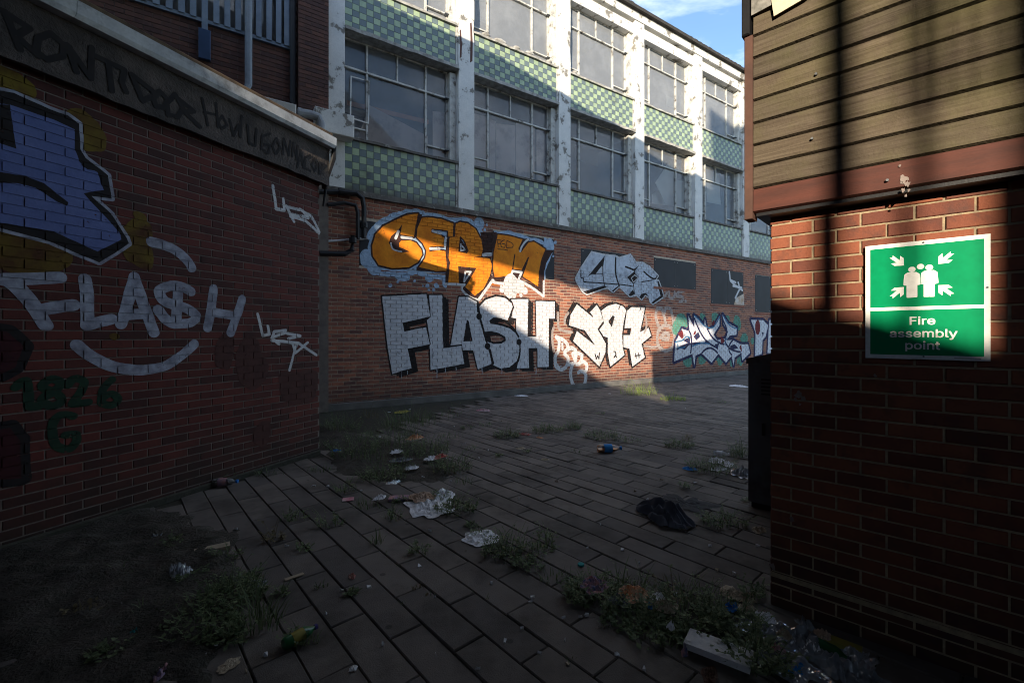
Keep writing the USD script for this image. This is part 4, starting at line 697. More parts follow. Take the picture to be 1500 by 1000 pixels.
# ------------------------------------------------------------------ the taller brick block behind it
bb = thing('brick_block', 'tall dark brick block with barred windows behind the low annexe', 'building')
BU0, BU1 = -11.5, far.u(479); ZB = 14.5
win = (far.u(120), far.u(424), 6.62, 9.6)
br = brick_rects(BU0, BU1 - 0.5, 3.2, ZB, 0.228, 0.0763, 0.011, [win])
mb = MB(); far.box(mb, BU0, win[0], 0, ZB, -4, -0.01); far.box(mb, win[1], BU1 - 0.002, 0, ZB, -4, -0.01); far.box(mb, win[0], win[1], 0, win[2], -4, -0.01); far.box(mb, win[0], win[1], win[3], ZB, -4, -0.01); far.box(mb, win[0], win[1], win[2], win[3], -4, -1.5)
mb.build('wall', M['mortar_dark'], bb)
lay_bricks(far, br, bb, M['brick_block'], 0.012, 0, 0.001, 120, hide=lambda p: (p[..., 2] < 4.6) | (p[..., 0] / p[..., 1] < -0.86))
PU = far.u(437, 0.16); pier = Plane(far.P(0, 0, 0.16), far.n)
pr = brick_rects(PU, BU1, 4.3, ZB, 0.22, 0.0763, 0.011); mb = MB(); far.box(mb, PU + 0.003, BU1 - 0.003, 0, ZB - 0.01, -0.009, 0.15); pm = mb.build('pier', M['mortar_dark'], bb)
mb = MB()
for a, b, c, e in pr: far.box(mb, a, b, c, e, 0.14, 0.16, float(rng.random()))
for a, b, c, e in brick_rects(0.0, 0.16, 4.3, ZB, 0.22, 0.0763, 0.011):
    V = [far.P(PU, z, o) for z, o in ((c, a), (c, b), (e, b), (e, a))]; mb.add(V, [[0, 3, 2, 1]], 0.4)
mb.build('brick_field', M['brick_block'], pm, kind='stuff')
mb = MB(); far.box(mb, win[0] - 0.05, win[1] + 0.03, win[2] - 0.06, win[2] - 0.002, -0.2, 0.05); wn = mb.build('window', M['bars'], bb)
mb = MB(); mb.add(far.P([win[0], win[1], win[1], win[0]], [win[2], win[2], win[3], win[3]], -0.22), [[0, 1, 2, 3]]); mb.build('pane', M['glass'], wn)
mb = MB()
for k in range(26):
    u = win[0] + 0.1 + (win[1] - win[0] - .1) * k / 26; V = far.P([u, u + .1, u + .1, u], [win[2] + 0.05, win[2] + .05, win[3], win[3]], [-0.9, -0.86 + .05 * (k % 3), -0.86 + .05 * (k % 3), -0.9]); mb.add(V, [[0, 1, 2, 3]])
mb.build('curtain', paint('curtain', (0.14, 0.12, 0.07), (0.07, 0.06, 0.04), noise=3), wn)
for x in (137, 156, 174, 192, 210, 229, 248, 266, 283, 300, 317, 333, 349, 379, 394, 408, 420):
    u = far.u(x, .05); mb = MB(); far.box(mb, u - 0.042, u + 0.042, (win[2] - 0.02) if x != 300 else far.uz(300, 46, .05)[1], win[3] + 0.05, 0.052, 0.07); mb.build('bar', M['bars'], wn)
mb = MB(); far.box(mb, win[0] - .05, win[1], win[3] + 0.05, win[3] + 0.1, 0.03, 0.075); far.box(mb, win[0], win[1], 8.2, 8.26, 0.03, 0.0515); mb.build('bar_rail', M['bars'], wn)
(u0, z0), (u1, z1) = far.uz(290.5, 85, .07), far.uz(308.5, 46, .07); mb = MB(); far.box(mb, u0, u1, z0, z1, 0.02, 0.09, bevel=0.01); mb.build('blue_box', M['blue_sign'], bb, label='small blue box hanging under one of the window bars')
u, zt = far.uz(364, 0, .1); zb = far.uz(364, 133, .1)[1]; ul = far.u(333, .1)
mb = MB(); tube(mb, [far.P(u, 13, .1), far.P(u, zb + .1, .1), far.P(u - .03, zb + .02, .1), far.P(u - .1, zb, .1), far.P(ul, zb + .06, .1)], .055, 10); dp = mb.build('down_pipe', paint('pipe_blue_grey', (0.24, 0.28, 0.33), (0.2, 0.23, 0.27), rough=0.5), bb)
u = far.u(429, .08); mb = MB(); tube(mb, [far.P(u, 13.5, .08), far.P(u, 4.5, .08)], .05, 8); tube(mb, [far.P(u, 8.05, .08), far.P(u, 7.9, .08)], .065, 8); mb.build('down_pipe', M['black_plastic'], bb)
mb = MB(); far.box(mb, BU0, BU1, ZB, ZB + .12, -4, .2); mb.build('coping', M['concrete_dark'], bb)
# concrete beam end jutting from the first pillar, air conditioner, ducts and drains
(u0, z0), (u1, z1) = far.uz(466, 190, .34), far.uz(519, 172, .34)
mb = MB(); far.box(mb, u0 - .05, u1, z0, z1 + .03, 0.063, .34, bevel=.012); mb.build('beam_end', M['white_paint'], tb, label='pale concrete beam end jutting out beside the first pillar')
(u0, z0), (u1, z1) = far.uz(372, 188, .62), far.uz(434, 153, .62)
ac = thing('air_conditioner', 'off white air conditioner unit with a small red emblem above the low roof', 'air conditioner', group=None)
mb = MB(); far.box(mb, u0, u1, z0, z1, .3, .62, bevel=.015); mb.build('casing', paint('casing', (0.5, 0.49, 0.46), (0.42, 0.41, 0.38), noise=2, rough=0.45), ac)
mb = MB()
for k in range(12): z = z0 + .06 + k * (z1 - z0 - .12) / 11; far.box(mb, u0 + .04, u0 + (u1 - u0) * .52, z, z + .012, .622, .632)
mb.build('grille', M['frame_paint'], ac)
mb = MB(); uc, zc = u0 + (u1 - u0) * .74, z0 + (z1 - z0) * .6; far.box(mb, uc - .09, uc + .09, zc - .09, zc + .09, .6205, .624); lb = mb.build('badge', paint('badge_white', (0.7, 0.7, 0.7)), ac)
mb = MB()
for ang in (90, 210, 330):
    a = math.radians(ang); q = lambda r, t: (uc + r * math.cos(a + t), zc - .01 + r * math.sin(a + t))
    far.sheet(mb, Polygon([q(0.004, 0), q(.034, .52), q(.062, 0), q(.034, -.52)]), .6255)
mb.build('emblem', RED, lb)
mb = MB(); far.box(mb, u0 + .05, u0 + .1, z0 - .05, z0 - .003, 0, .6); far.box(mb, u1 - .1, u1 - .05, z0 - .05, z0 - .003, 0, .6); mb.build('bracket', M['dark_metal'], ac)
p = [far.P(*far.uz(436, 165, .4), .4), far.P(*far.uz(455, 168, .4), .4), far.P(*far.uz(466, 172, .4), .4), far.P(*far.uz(470, 180, .4), .4), far.P(*far.uz(471, 215, .4), .4)]
mb = MB(); tube(mb, p, .075, 12); tube(mb, [p[0], p[0] + .05 * far.d], .09, 12); mb.build('duct', paint('duct_grey', (0.33, 0.35, 0.37), (0.27, 0.28, 0.3), rough=0.4), ac)
dr = thing('drain_pipes', 'black drain pipes looping out of the wall below the first tile band', 'drain pipe')
def wp(x, y, o): return far.P(*far.uz(x, y, o), o)
for pts, r in (([(466, 281), (500, 281), (522, 283), (531, 291), (533, 303), (533, 349)], .048), ([(480, 300), (505, 297), (521, 301), (524, 312), (524, 350)], .038), ([(468, 371), (505, 372), (516, 366), (517, 345)], .05)):
    mb = MB(); q = np.array([wp(x, y, .16) for x, y in pts]); tube(mb, q, r, 9); mb.build('pipe', M['black_plastic'], dr)
for x, y in ((533, 330), (517, 352), (500, 281)):
    q = wp(x, y, .16); mb = MB(); e = np.array([0, 0, .05]) if y > 300 else far.d * .05; tube(mb, [q - e, q + e], 0.075 if x == 533 else .07, 10); mb.build('collar', M['black_plastic'], dr)
cd = thing('conduit', 'thin white conduit running level along the brick wall beside the black drains', 'pipe'); mb = MB(); tube(mb, [wp(466, 354, .05), wp(500, 352, .05), wp(538, 349, .05)], .022, 7); mb.build('pipe', WHITE, cd)
mb = MB(); q = wp(505, 351.7, .03); obox(mb, q - .02 * far.d - [0, 0, .03], .04 * far.d, .03 * far.n, [0, 0, .06]); mb.build('clip', M['dark_metal'], cd)

# ------------------------------------------------------------------ the timber clad building on the right
rb_ = thing('timber_building', 'building on the right, weathered timber cladding overhanging red brick', 'building')
RC = right.u(1128); REND = RC + 13.0; ZS = 2.07; ZRR = 3.5; BACK = 5.0
bl = right.u(1190.5) - RC
rr = brick_rects(RC, REND, -0.015, -0.015 + 33 * 0.066, bl, 0.066, 0.0095)
rr = rr[rr[:, 3] < 2.14]
def rfoot(e): return [right.P(RC + e, 0, -e)[:2], right.P(REND, 0, -e)[:2], right.P(REND, 0, -BACK)[:2], right.P(RC + e, 0, -BACK)[:2]]
mb = MB(); prism(mb, rfoot(0.008), -0.3, ZS + 0.03); mb.build('wall', M['mortar_right'], rb_)
lay_bricks(right, rr, rb_, M['brick_right'], 0.02, 0.0035, 0.0015, 300)
fk = Plane(right.P(RC, 0), -right.d); mb = MB()
for a, b, c, e in brick_rects(-BACK, -0.012, -0.015, 2.09, bl, 0.066, 0.0095, shift=.5): fk.box(mb, a, b, c, e, -0.015, 0.0, float(rng.random()))
mb.build('brick_field', M['brick_right'], rb_, kind='stuff')
mb = MB(); right.box(mb, RC + .004, REND, 0.155, 0.178, -0.01, 0.003); mb.build('joint_band', M['mortar_right'], rb_)
CU = clad.u(1100); e = 0.08
cc = lambda u, o: clad.P(u, 0, o)[:2]
mb = MB(); prism(mb, [cc(CU + .02, -.022), cc(REND, -.022), cc(REND, -BACK), cc(CU + .02, -BACK)], ZS, ZRR); mb.build('upper_wall', M['black_plastic'], rb_)
lines = [313, 278, 245.6, 215, 183, 149.7, 119, 87.7, 56]; zl = [clad.uz(1100, y)[1] for y in lines]
while zl[-1] < ZRR: zl.append(zl[-1] + 0.107)
flc = Plane(clad.P(CU + .0, 0), -clad.d)
for k, (a, b) in enumerate(zip(zl[:-1], zl[1:])):
    b = min(b, ZRR)
    mb = MB(); nm, mat = ('fascia', M['fascia_red']) if k == 0 else ('plank', M['wood']); g = 0.003 if k else 0.002
    n = 26; us = np.linspace(CU + .012, REND, n); wv = 0.003 * (meshkit.fbm(np.c_[us * 2.5, us * 0 + k * 3.3, us * 0], 3, 2) - .5)
    V = np.vstack([clad.P([u] * 4, [a + g + w_, a + g + .008 + w_, b - g, b - g], [-.02, 0.003, -0.003, -.02]) for u, w_ in zip(us, wv)])
    F = [[4 * i + q, 4 * i + 4 + q, 4 * i + 4 + (q + 1) % 4, 4 * i + (q + 1) % 4] for i in range(n - 1) for q in range(4)] + [[3, 2, 1, 0]]
    mb.add(V, F, float(rng.uniform(.15, .95))).build(nm, mat, rb_)
    mb = MB(); flc.box(mb, -BACK, -.03, a + g, b - g, -.02, 0.0, float(rng.uniform(.2, .9))); mb.build(nm, mat, rb_)
mb = MB(); clad.box(mb, CU - .03, CU + .01, ZS - .015, 3.02, -.08, .012, bevel=.003); mb.build('corner_trim', M['trim_brown'], rb_)
(u0, z0), (u1, z1) = clad.uz(1086, 54, .03), clad.uz(1097.5, 0, .03)
mb = MB(); clad.box(mb, u0, u1, z0, z0 + .6, -.07, .03, bevel=.006); tube(mb, [clad.P((u0 + u1) / 2, z0 - .002, -.03), clad.P((u0 + u1) / 2, z0 - .05, -.04)], .018, 7); mb.build('rain_hopper', M['black_plastic'], rb_)
def panel(pts, m, o, lab):
    mb = MB(); clad.slab(mb, Polygon([clad.uz(x, y, o) for x, y in pts]), o, o + .006); mb.build('patch_panel', m, rb_, label=lab)
panel([(1101, 24), (1131, 8), (1128, -25), (1101, -25)], M['silver_panel'], .012, 'crumpled silvery patch at the top corner of the cladding')
panel([(1134, 25), (1180, -2), (1230, -40), (1128, -25), (1130, 0)], M['pale_panel'], .02, 'pale cream patch at the top of the cladding')
mb = MB(); prism(mb, [cc(CU - .1, .1), cc(REND, .1), cc(REND, -BACK), cc(CU - .1, -BACK)], ZRR + .002, ZRR + .06); mb.build('roof', M['roof_felt'], rb_)
for x, y in ((1190, 204), (1196, 110), (1300, 265)):
    u, z = clad.uz(x, y); mb = MB(); q = clad.P(u, z, .004); tube(mb, [q, q + .012 * clad.n], .006, 6); mb.build('nail', M['dark_metal'], rb_)
SPL = paint('paint_splash', (0.3, 0.25, 0.23), (0.2, 0.15, 0.14))
def blot(x, y, r, k): an = np.linspace(0, 6.28, 14)[:-1]; q = np.random.default_rng(k).uniform(.45, 1.15, 13) * r; return Polygon(np.c_[x + q * np.cos(an), y + 1.3 * q * np.sin(an)])
sp = MB()
for k, (x, y, r) in enumerate(((1325, 262, .016), (1329, 270, .011), (1323, 279, .009), (1327, 287, .006), (1318, 243, .005), (1331, 279, .006), (1321, 268, .006))): clad.slab(sp, blot(*clad.uz(x, y), r, k), -.002, .0045)
sp.build('paint_splash', SPL, rb_)
for k, (x, y, r) in enumerate(((1170, 577, .02), (1176, 583, .012), (1166, 585, .009), (1172, 592, .006), (1160, 760, .012), (1132, 828, .018), (1282, 550, .008))): mb = MB(); right.slab(mb, blot(*right.uz(x, y), r, 20 + k), .0, .003); mb.build('paint_splash', SPL, rb_)

# the sign
(su0, szt), (_, szb) = right.uz(1267.5, 361, .02), right.uz(1267, 524, .02); su1 = right.u(1451, .02)
SWd, SHt = su1 - su0, szt - szb
sg = thing('fire_sign', 'green and white sign reading Fire assembly point on the red brick wall', 'sign')
SGREEN = paint('sign_green', (0.0, 0.25, 0.1), (0.0, 0.22, 0.088), noise=2, rough=0.28, grain=20, bump=0.0); SWHITE = paint('sign_white', (0.78, 0.79, 0.78), (0.72, 0.73, 0.72), noise=3, rough=0.3, bump=0.0, dirt=(0.5, 0.47, 0.4), dirtscale=9, dirtlevel=(0.62, 0.7))
def sq(u, v): return su0 + u * SWd, szt - v * SHt
def spoly(pts): return Polygon([sq(u, v) for u, v in pts])
mb = MB(); right.box(mb, su0, su1, szb, szt, .012, .02, bevel=.001); plate = mb.build('plate', SWHITE, sg)
for nm, (a, b) in (('panel', (.035, .552)), ('panel', (.582, .965))):
    mb = MB(); right.slab(mb, spoly([(.045, a), (.955, a), (.955, b), (.045, b)]), .0201, .0206); mb.build(nm, SGREEN, sg)
def glyph(shape, nm):
    mb = MB(); right.slab(mb, shape, .02065, .0211); return mb.build(nm, SWHITE, sg)
def person_icon(cx, top, s):
    h = lambda x, y: (cx + x * s, top + y * s * SWd / SHt * 1.0)
    P_ = lambda pts: Polygon([sq(*h(x, y)) for x, y in pts])
    head = affinity.scale(Point(*sq(*h(0, .45))).buffer(.42 * s * SWd, quad_segs=8), 1, 1)
    torso = P_([(-.75, 1.25), (-.45, 1.0), (.45, 1.0), (.75, 1.25), (.85, 2.7), (.62, 2.75), (.48, 1.6), (.48, 4.6), (.1, 4.6), (.1, 2.9), (-.1, 2.9), (-.1, 4.6), (-.48, 4.6), (-.48, 1.6), (-.62, 2.75), (-.85, 2.7)]).buffer(.004)
    return unary_union([head, torso])
p1, p2 = person_icon(.405, .212, .072), person_icon(.545, .205, .074)
third = Point(*sq(.475, .218)).buffer(.03 * SWd, quad_segs=8)
glyph(unary_union([p1, third.difference(p1.union(p2).buffer(.003)), p2.difference(p1.buffer(.002))]), 'pictogram')
ar = Polygon([(.5, 0), (.12, .36), (-.16, .36), (.06, .12), (-.5, .12), (-.4, 0), (-.5, -.12), (.06, -.12), (-.16, -.36), (.12, -.36)])
for u, v, ang in ((.285, .155, -45), (.67, .165, -135), (.285, .425, 45), (.67, .425, 135)):
    g = affinity.rotate(affinity.scale(ar, .155 * SWd, .155 * SWd, origin=(0, 0)), ang, origin=(0, 0)); x, y = sq(u, v); glyph(affinity.translate(g, x, y), 'arrow')
for txt, v, hh in (('Fire', .705, .034), ('assembly', .812, .034), ('point', .913, .034)):
    m = meshkit.text_mesh(txt, hh, .0005, bold=True); m.vertices[:, 0] -= m.bounds[:, 0].mean(); x, y = sq(.49, v); mb = MB(); mb.add(right.P(x + m.vertices[:, 0] * 1.06, y + m.vertices[:, 1], .02065 + m.vertices[:, 2]), m.faces); mb.build('lettering', SWHITE, sg)
mb = MB()
for k in range(26): a = .74 + k * .0075; right.slab(mb, spoly([(a, .979), (a + .005, .979), (a + .005, .985), (a, .985)]), .0201, .0203)
mb.build('small_print', BLACK, sg)
for u, v in ((.5, .017), (.978, .42), (.5, .974)):
    x, y = sq(u, v); q = right.P(x, y, .0205); mb = MB(); tube(mb, [q, q + right.n * .002], .004, 8); mb.build('screw', M['dark_metal'], sg)

# dark cabinet behind the corner
cb = thing('utility_cabinet', 'dark grey metal cabinet with a sloping lid behind the brick corner', 'cabinet')
f_ = np.array([.6757, .7372, 0]); s_ = -right.d; c0 = right.P(RC, 0)
A0 = ground_at(1096, 742); dl = A0 - c0; sa, sb = dl @ f_, dl @ s_; wd = sb - .04
o_ = c0 + f_ * sa + s_ * .04
mb = MB(); obox(mb, o_ + [0, 0, .05], s_ * wd, f_ * .6, [0, 0, 1.15]); mb.build('body', M['dark_metal'], cb)
mb = MB(); obox(mb, o_ + s_ * .02 + f_ * .02, s_ * (wd - .04), f_ * .56, [0, 0, .048]); mb.build('base', M['black_plastic'], cb)
V = [o_ - s_ * .012 - f_ * .015 + [0, 0, 1.202], o_ + s_ * (wd + .012) - f_ * .015 + [0, 0, 1.202], o_ + s_ * (wd + .012) + f_ * .615 + [0, 0, 1.202], o_ - s_ * .012 + f_ * .615 + [0, 0, 1.202], o_ - s_ * .012 - f_ * .015 + [0, 0, 1.36], o_ + s_ * (wd + .012) - f_ * .015 + [0, 0, 1.245], o_ + s_ * (wd + .012) + f_ * .615 + [0, 0, 1.245], o_ - s_ * .012 + f_ * .615 + [0, 0, 1.36]]
mb = MB(); mb.add(V, np.array([[0, 3, 2, 1], [4, 5, 6, 7], [0, 1, 5, 4], [1, 2, 6, 5], [2, 3, 7, 6], [3, 0, 4, 7]])[:, ::-1]); mb.build('lid', M['dark_metal'], cb)
mb = MB(); obox(mb, o_ + s_ * .05 - f_ * .006 + [0, 0, .12], s_ * (wd - .1), f_ * .005, [0, 0, 1.02]); dd = mb.build('door', M['dark_metal'], cb)
for k in range(5):
    mb = MB(); obox(mb, o_ + s_ * .1 - f_ * .009 + [0, 0, .95 + .03 * k], s_ * (wd - .2), f_ * .004, [0, 0, .012]); mb.build('louvre', M['black_plastic'], dd)
for z_ in (.25, .95):
    mb = MB(); obox(mb, o_ + s_ * .03 - f_ * .014 + [0, 0, z_], s_ * .022, f_ * .013, [0, 0, .08]); mb.build('hinge', M['black_plastic'], dd)
mb = MB(); obox(mb, o_ + s_ * (wd - .13) - f_ * .03 + [0, 0, .62], s_ * .02, f_ * .024, [0, 0, .1]); mb.build('handle', M['black_plastic'], dd)

# ------------------------------------------------------------------ unseen buildings and posts put behind the camera to throw the shade
def hd(h, d): return (h * R_DIR + d * S_DIR)[:2]
fb = thing('shade_bridge', 'concrete upper storey over the passage behind the camera, extended to shade the near walls, out of the picture', 'building')
mb = MB(); prism(mb, [hd(-9, -3), hd(9, -3), hd(9, 3), hd(5, 5), hd(-3, 5), hd(-5.5, 3), hd(-9, 3)], 6.2, 6.6); mb.build('deck', M['concrete_dark'], fb)  # unseen deck, run forward to darken the near walls and ground
mb = MB(); prism(mb, [hd(-9, -9), hd(9, -9), hd(9, -3.001), hd(-9, -3.001)], 7.5, 7.8); mb.build('deck', M['concrete_dark'], fb)  # rear deck added to narrow the bright sky opening
mb = MB(); prism(mb, [hd(-9, -3.3), hd(9, -3.3), hd(9, -3.002), hd(-9, -3.002)], 6.6, 7.498); mb.build('step_wall', M['brick_block'], fb)
mb = MB(); prism(mb, [hd(-9, -8.99), hd(9, -8.99), hd(9, -8.7), hd(-9, -8.7)], 7.802, 8.9); prism(mb, [hd(-3, 4.7), hd(5, 4.7), hd(5, 4.99), hd(-3, 4.99)], 6.602, 8.7); mb.build('wall', M['brick_block'], fb)
mb = MB(); prism(mb, [hd(-9, -9), hd(9, -9), hd(9, 3), hd(5, 5), hd(-3, 5), hd(-5.5, 3), hd(-9, 3)], 8.902, 9.15); mb.build('roof', M['roof_felt'], fb)
for h in (-8.7, 8.7):
    mb = MB(); prism(mb, [hd(h - .25, -8.9), hd(h + .25, -8.9), hd(h + .25, 2.6), hd(h - .25, 2.6)], 0, 6.198); prism(mb, [hd(h - .25, -8.6), hd(h + .25, -8.6), hd(h + .25, -3.31), hd(h - .25, -3.31)], 6.199, 7.499); mb.build('shade_wall', M['brick_block'], fb)  # side walls added to keep sky light out of the passage
hs = thing('gabled_house', 'gable ended brick house behind the camera, out of the picture', 'house')
prof = [(-12, 0), (2.2, 0), (2.2, 3.38), (1.5, 3.8), (-3.6, 6.52), (-5.9, 7.98), (-12, 4.7)]
def hprism(prof, d0, d1, mb):
    m = trimesh.creation.extrude_polygon(Polygon(prof), d1 - d0, engine='earcut'); v = m.vertices
    mb.add(v[:, :1] * R_DIR + (d0 + v[:, 2:3]) * S_DIR + v[:, 1:2] * [0, 0, 1], m.faces[:, ::-1]); return mb
hprism(prof, -17, -9, MB()).build('wall', M['brick_block'], hs)
hprism([(2.35, 3.2), (1.4, 3.93), (-3.6, 6.5), (-5.9, 8.0), (-12.2, 4.6), (-12.2, 4.72), (-5.9, 8.12), (-3.6, 6.58), (1.4, 4.01), (2.4, 3.4)], -17.2, -8.98, MB()).build('roof', M['roof_felt'], hs)
tw = thing('shade_tower', 'tall plain brick block added behind the camera on the right to block the sun, out of the picture', 'building')
mb = MB(); prism(mb, [hd(2.62, -9.2), hd(12, -9.2), hd(12, -17), hd(2.62, -17)], 0, 15); mb.build('wall', M['brick_block'], tw)  # unseen block added to stop the sun on the right
mb = MB(); prism(mb, [hd(1.43, -9.21), hd(2.9, -9.21), hd(2.9, -11), hd(1.43, -11)], 0, 6.7); mb.build('shade_wing', M['concrete_dark'], tw)  # unseen wing added to shade the near end of the right wall
for k in range(6):
    mb = MB(); h_ = 1.13 + .055 * k; prism(mb, [hd(h_, -9.3), hd(h_ + .024, -9.3), hd(h_ + .024, -9.2), hd(h_, -9.2)], 5.08, 6.7); mb.build('shade_slat', M['dark_metal'], tw)  # slats added to dim the sun on the upper cladding
mb = MB(); prism(mb, [hd(2.55, -9.1), hd(12.1, -9.1), hd(12.1, -17.1), hd(2.55, -17.1)], 15, 15.2); mb.build('coping', M['concrete_dark'], tw)
for k, (h, d, r) in enumerate(((.94, -8.75, .062), (1.2, -8.75, .03))):  # second post added for a soft shade band on the cladding
    lp = thing('shade_post', ('slim grey lamp post behind the camera, out of the picture', 'thicker grey post added behind the camera for a soft shade band, out of the picture')[k], 'lamp post'); q = np.r_[hd(h, d), 0]
    mb = MB(); tube(mb, [q, q + [0, 0, 1.2], q + [0, 0, 1.25], q + [0, 0, 5.8]], [r * 1.5, r * 1.5, r, r * .8], 12); mb.build('post', M['dark_metal'], lp)
    mb = MB(); obox(mb, q + [-.1, -.1, 5.802], [.2, 0, 0], [0, .45, 0], [0, 0, .12]); mb.build('lamp_head', M['dark_metal'], lp)

# ------------------------------------------------------------------ weeds in the joints
def weed(px, py, wpx, hpx, style='leafy', n=None, seed=0, mat=None):
    """one clump: bent stems with small leaves, or blades"""
    r = np.random.default_rng(seed + 31); base = ground_at(px, py); s = base[1] / FPX; W, Hh = wpx * s, hpx * s
    n = int(1.15 * (n or np.clip(W * 260 + 10, 14, 120))); mb = MB()
    for i in range(n):
        a, d = r.uniform(0, 2 * np.pi), W * 0.5 * math.sqrt(r.random()); b = np.array([d * math.cos(a), d * math.sin(a) * 0.7, 0.0])
        h = Hh * (r.uniform(0.35, 1.0) if r.random() < .88 else r.uniform(1.0, 1.5)) * (1 - 0.5 * d / (W * .5 + 1e-6)); la = a + r.normal(0, .8); ln = np.array([math.cos(la), math.sin(la), 0]) * h * r.uniform(.2, .9)
        P_ = [b + ln * t * t + np.array([0, 0, h * (t - .22 * t * t)]) for t in (0, .35, .7, 1.0)]; tone = r.uniform(0, .75)
        if style == 'grass' or r.random() < .3:
            w = r.uniform(.0018, .004); sd = np.array([-math.sin(la), math.cos(la), 0]) * w
            V = []
            for p, k in zip(P_, (1, .9, .6, .05)): V += [p - sd * k, p + sd * k]
            mb.add(V, [[2 * q, 2 * q + 1, 2 * q + 3, 2 * q + 2] for q in range(3)], tone)
        else:
            w = .0012; sd = np.array([-math.sin(la), math.cos(la), 0]) * w
            V = []
            for p in P_: V += [p - sd, p + sd]
            mb.add(V, [[2 * q, 2 * q + 1, 2 * q + 3, 2 * q + 2] for q in range(3)], tone * .6)
            m = r.integers(5, 11)
            for k in range(m):
                t = r.uniform(.25, 1.0); p = b + ln * t * t + np.array([0, 0, h * (t - .22 * t * t)]); la2 = r.uniform(0, 2 * np.pi); L = (r.uniform(.008, .024) if r.random() < .72 else r.uniform(.022, .04)) * (1.15 - .5 * t); up = r.uniform(-.25, .7)
                dv = np.array([math.cos(la2), math.sin(la2), up]); dv /= np.linalg.norm(dv); sv = np.array([-math.sin(la2), math.cos(la2), r.uniform(-.3, .3)]) * L * r.uniform(.22, .42)
                mb.add([p, p + dv * L * .5 + sv, p + dv * L, p + dv * L * .5 - sv], [[0, 1, 2, 3]], np.clip(tone + r.uniform(-.2, .3), 0, 1))
    V = np.vstack(mb.v); V[:, 2] = np.maximum(V[:, 2], .002); V[:, :2] += base[:2]
    m2 = MB(); m2.add(V, np.vstack(mb.f), np.concatenate(mb.t)); return m2, mat or M['leaf']
SMALL = 'small dull green weed tuft growing from a paving joint'; GRP = 'small weed tufts in the paving joints'
big = [  # px, py, w, h, style, label
 (520, 668, 70, 46, 'leafy', 'leafy weed clump nearest the annexe corner, beside a blue scrap'), (575, 655, 80, 60, 'leafy', 'tallest leafy weed clump in the middle of the left litter patch'), (622, 668, 70, 42, 'leafy', 'weed clump just right of the tallest one in the left patch'),
 (660, 690, 60, 44, 'leafy', 'weed clump at the right end of the left litter patch'), (560, 702, 70, 38, 'leafy', 'low weed clump in front of the tallest clump, left of the can'), (668, 748, 62, 34, 'leafy', 'weed clump right of the big crumpled paper bag'), (740, 805, 60, 44, 'leafy', 'weed clump right of the crumpled white tissue'),
 (600, 620, 90, 40, 'grass', 'thin grassy weeds behind the left litter patch'), (500, 628, 60, 40, 'leafy', 'dark weeds in the shade beside the annexe corner'), (870, 872, 80, 52, 'leafy', 'weed clump around the red and blue packet'), (930, 890, 110, 62, 'leafy', 'weed clump around the orange crisp packet'), (1000, 905, 120, 66, 'leafy', 'broad weed clump behind the white plank'), (1070, 920, 90, 62, 'leafy', 'weed clump between the white plank and the right wall'),
 (960, 935, 80, 40, 'leafy', 'weed clump left of the white plank end'), (1105, 970, 90, 60, 'leafy', 'weed clump at the foot of the white plank'), (1060, 768, 66, 34, 'leafy', 'low weed clump right of the dark bin bag'), (1046, 690, 70, 38, 'leafy', 'weed clump among the crushed cups by the cabinet'), (1085, 668, 34, 44, 'leafy', 'weeds growing against the foot of the cabinet'), (934, 577, 56, 30, 'bright', 'bright sunlit weed clump at the foot of the far wall'), (986, 586, 36, 13, 'bright', 'short weeds right of the sunlit clump at the far wall'),
 (840, 628, 26, 20, 'leafy', 'upright weed left of the drink bottle'), (882, 642, 56, 24, 'leafy', 'low weed clump just behind the drink bottle'), (800, 632, 50, 22, 'leafy', 'weed clump beside a red scrap'), (742, 640, 40, 20, 'leafy', 'weed clump left of a red scrap'), (996, 654, 46, 18, 'leafy', 'weed clump midway between the drink bottle and the cabinet'), (340, 880, 90, 60, 'leafy', 'dark weed clump in the bottom left dirt'), (378, 915, 80, 70, 'grass', 'long grass at the edge of the bottom left dirt'), (300, 925, 110, 50, 'leafy', 'weeds lying in the darkest bottom left corner'), (432, 945, 30, 40, 'leafy', 'sprig beside the dark green bottle'), (1105, 875, 34, 40, 'leafy', 'brownish weed at the right wall corner'), (310, 705, 70, 22, 'leafy', 'weeds at the foot of the annexe beside the blue bottle')]
for i, (x, y, w, h, st, lab) in enumerate(big):
    m, mt = weed(x, y, w, h, 'grass' if st == 'grass' else 'leafy', seed=i * 7, mat=M['leaf_sunlit'] if st == 'bright' else None, n=170 if w > 85 else None)
    m.build('weed', mt, label=lab, cat='weed')
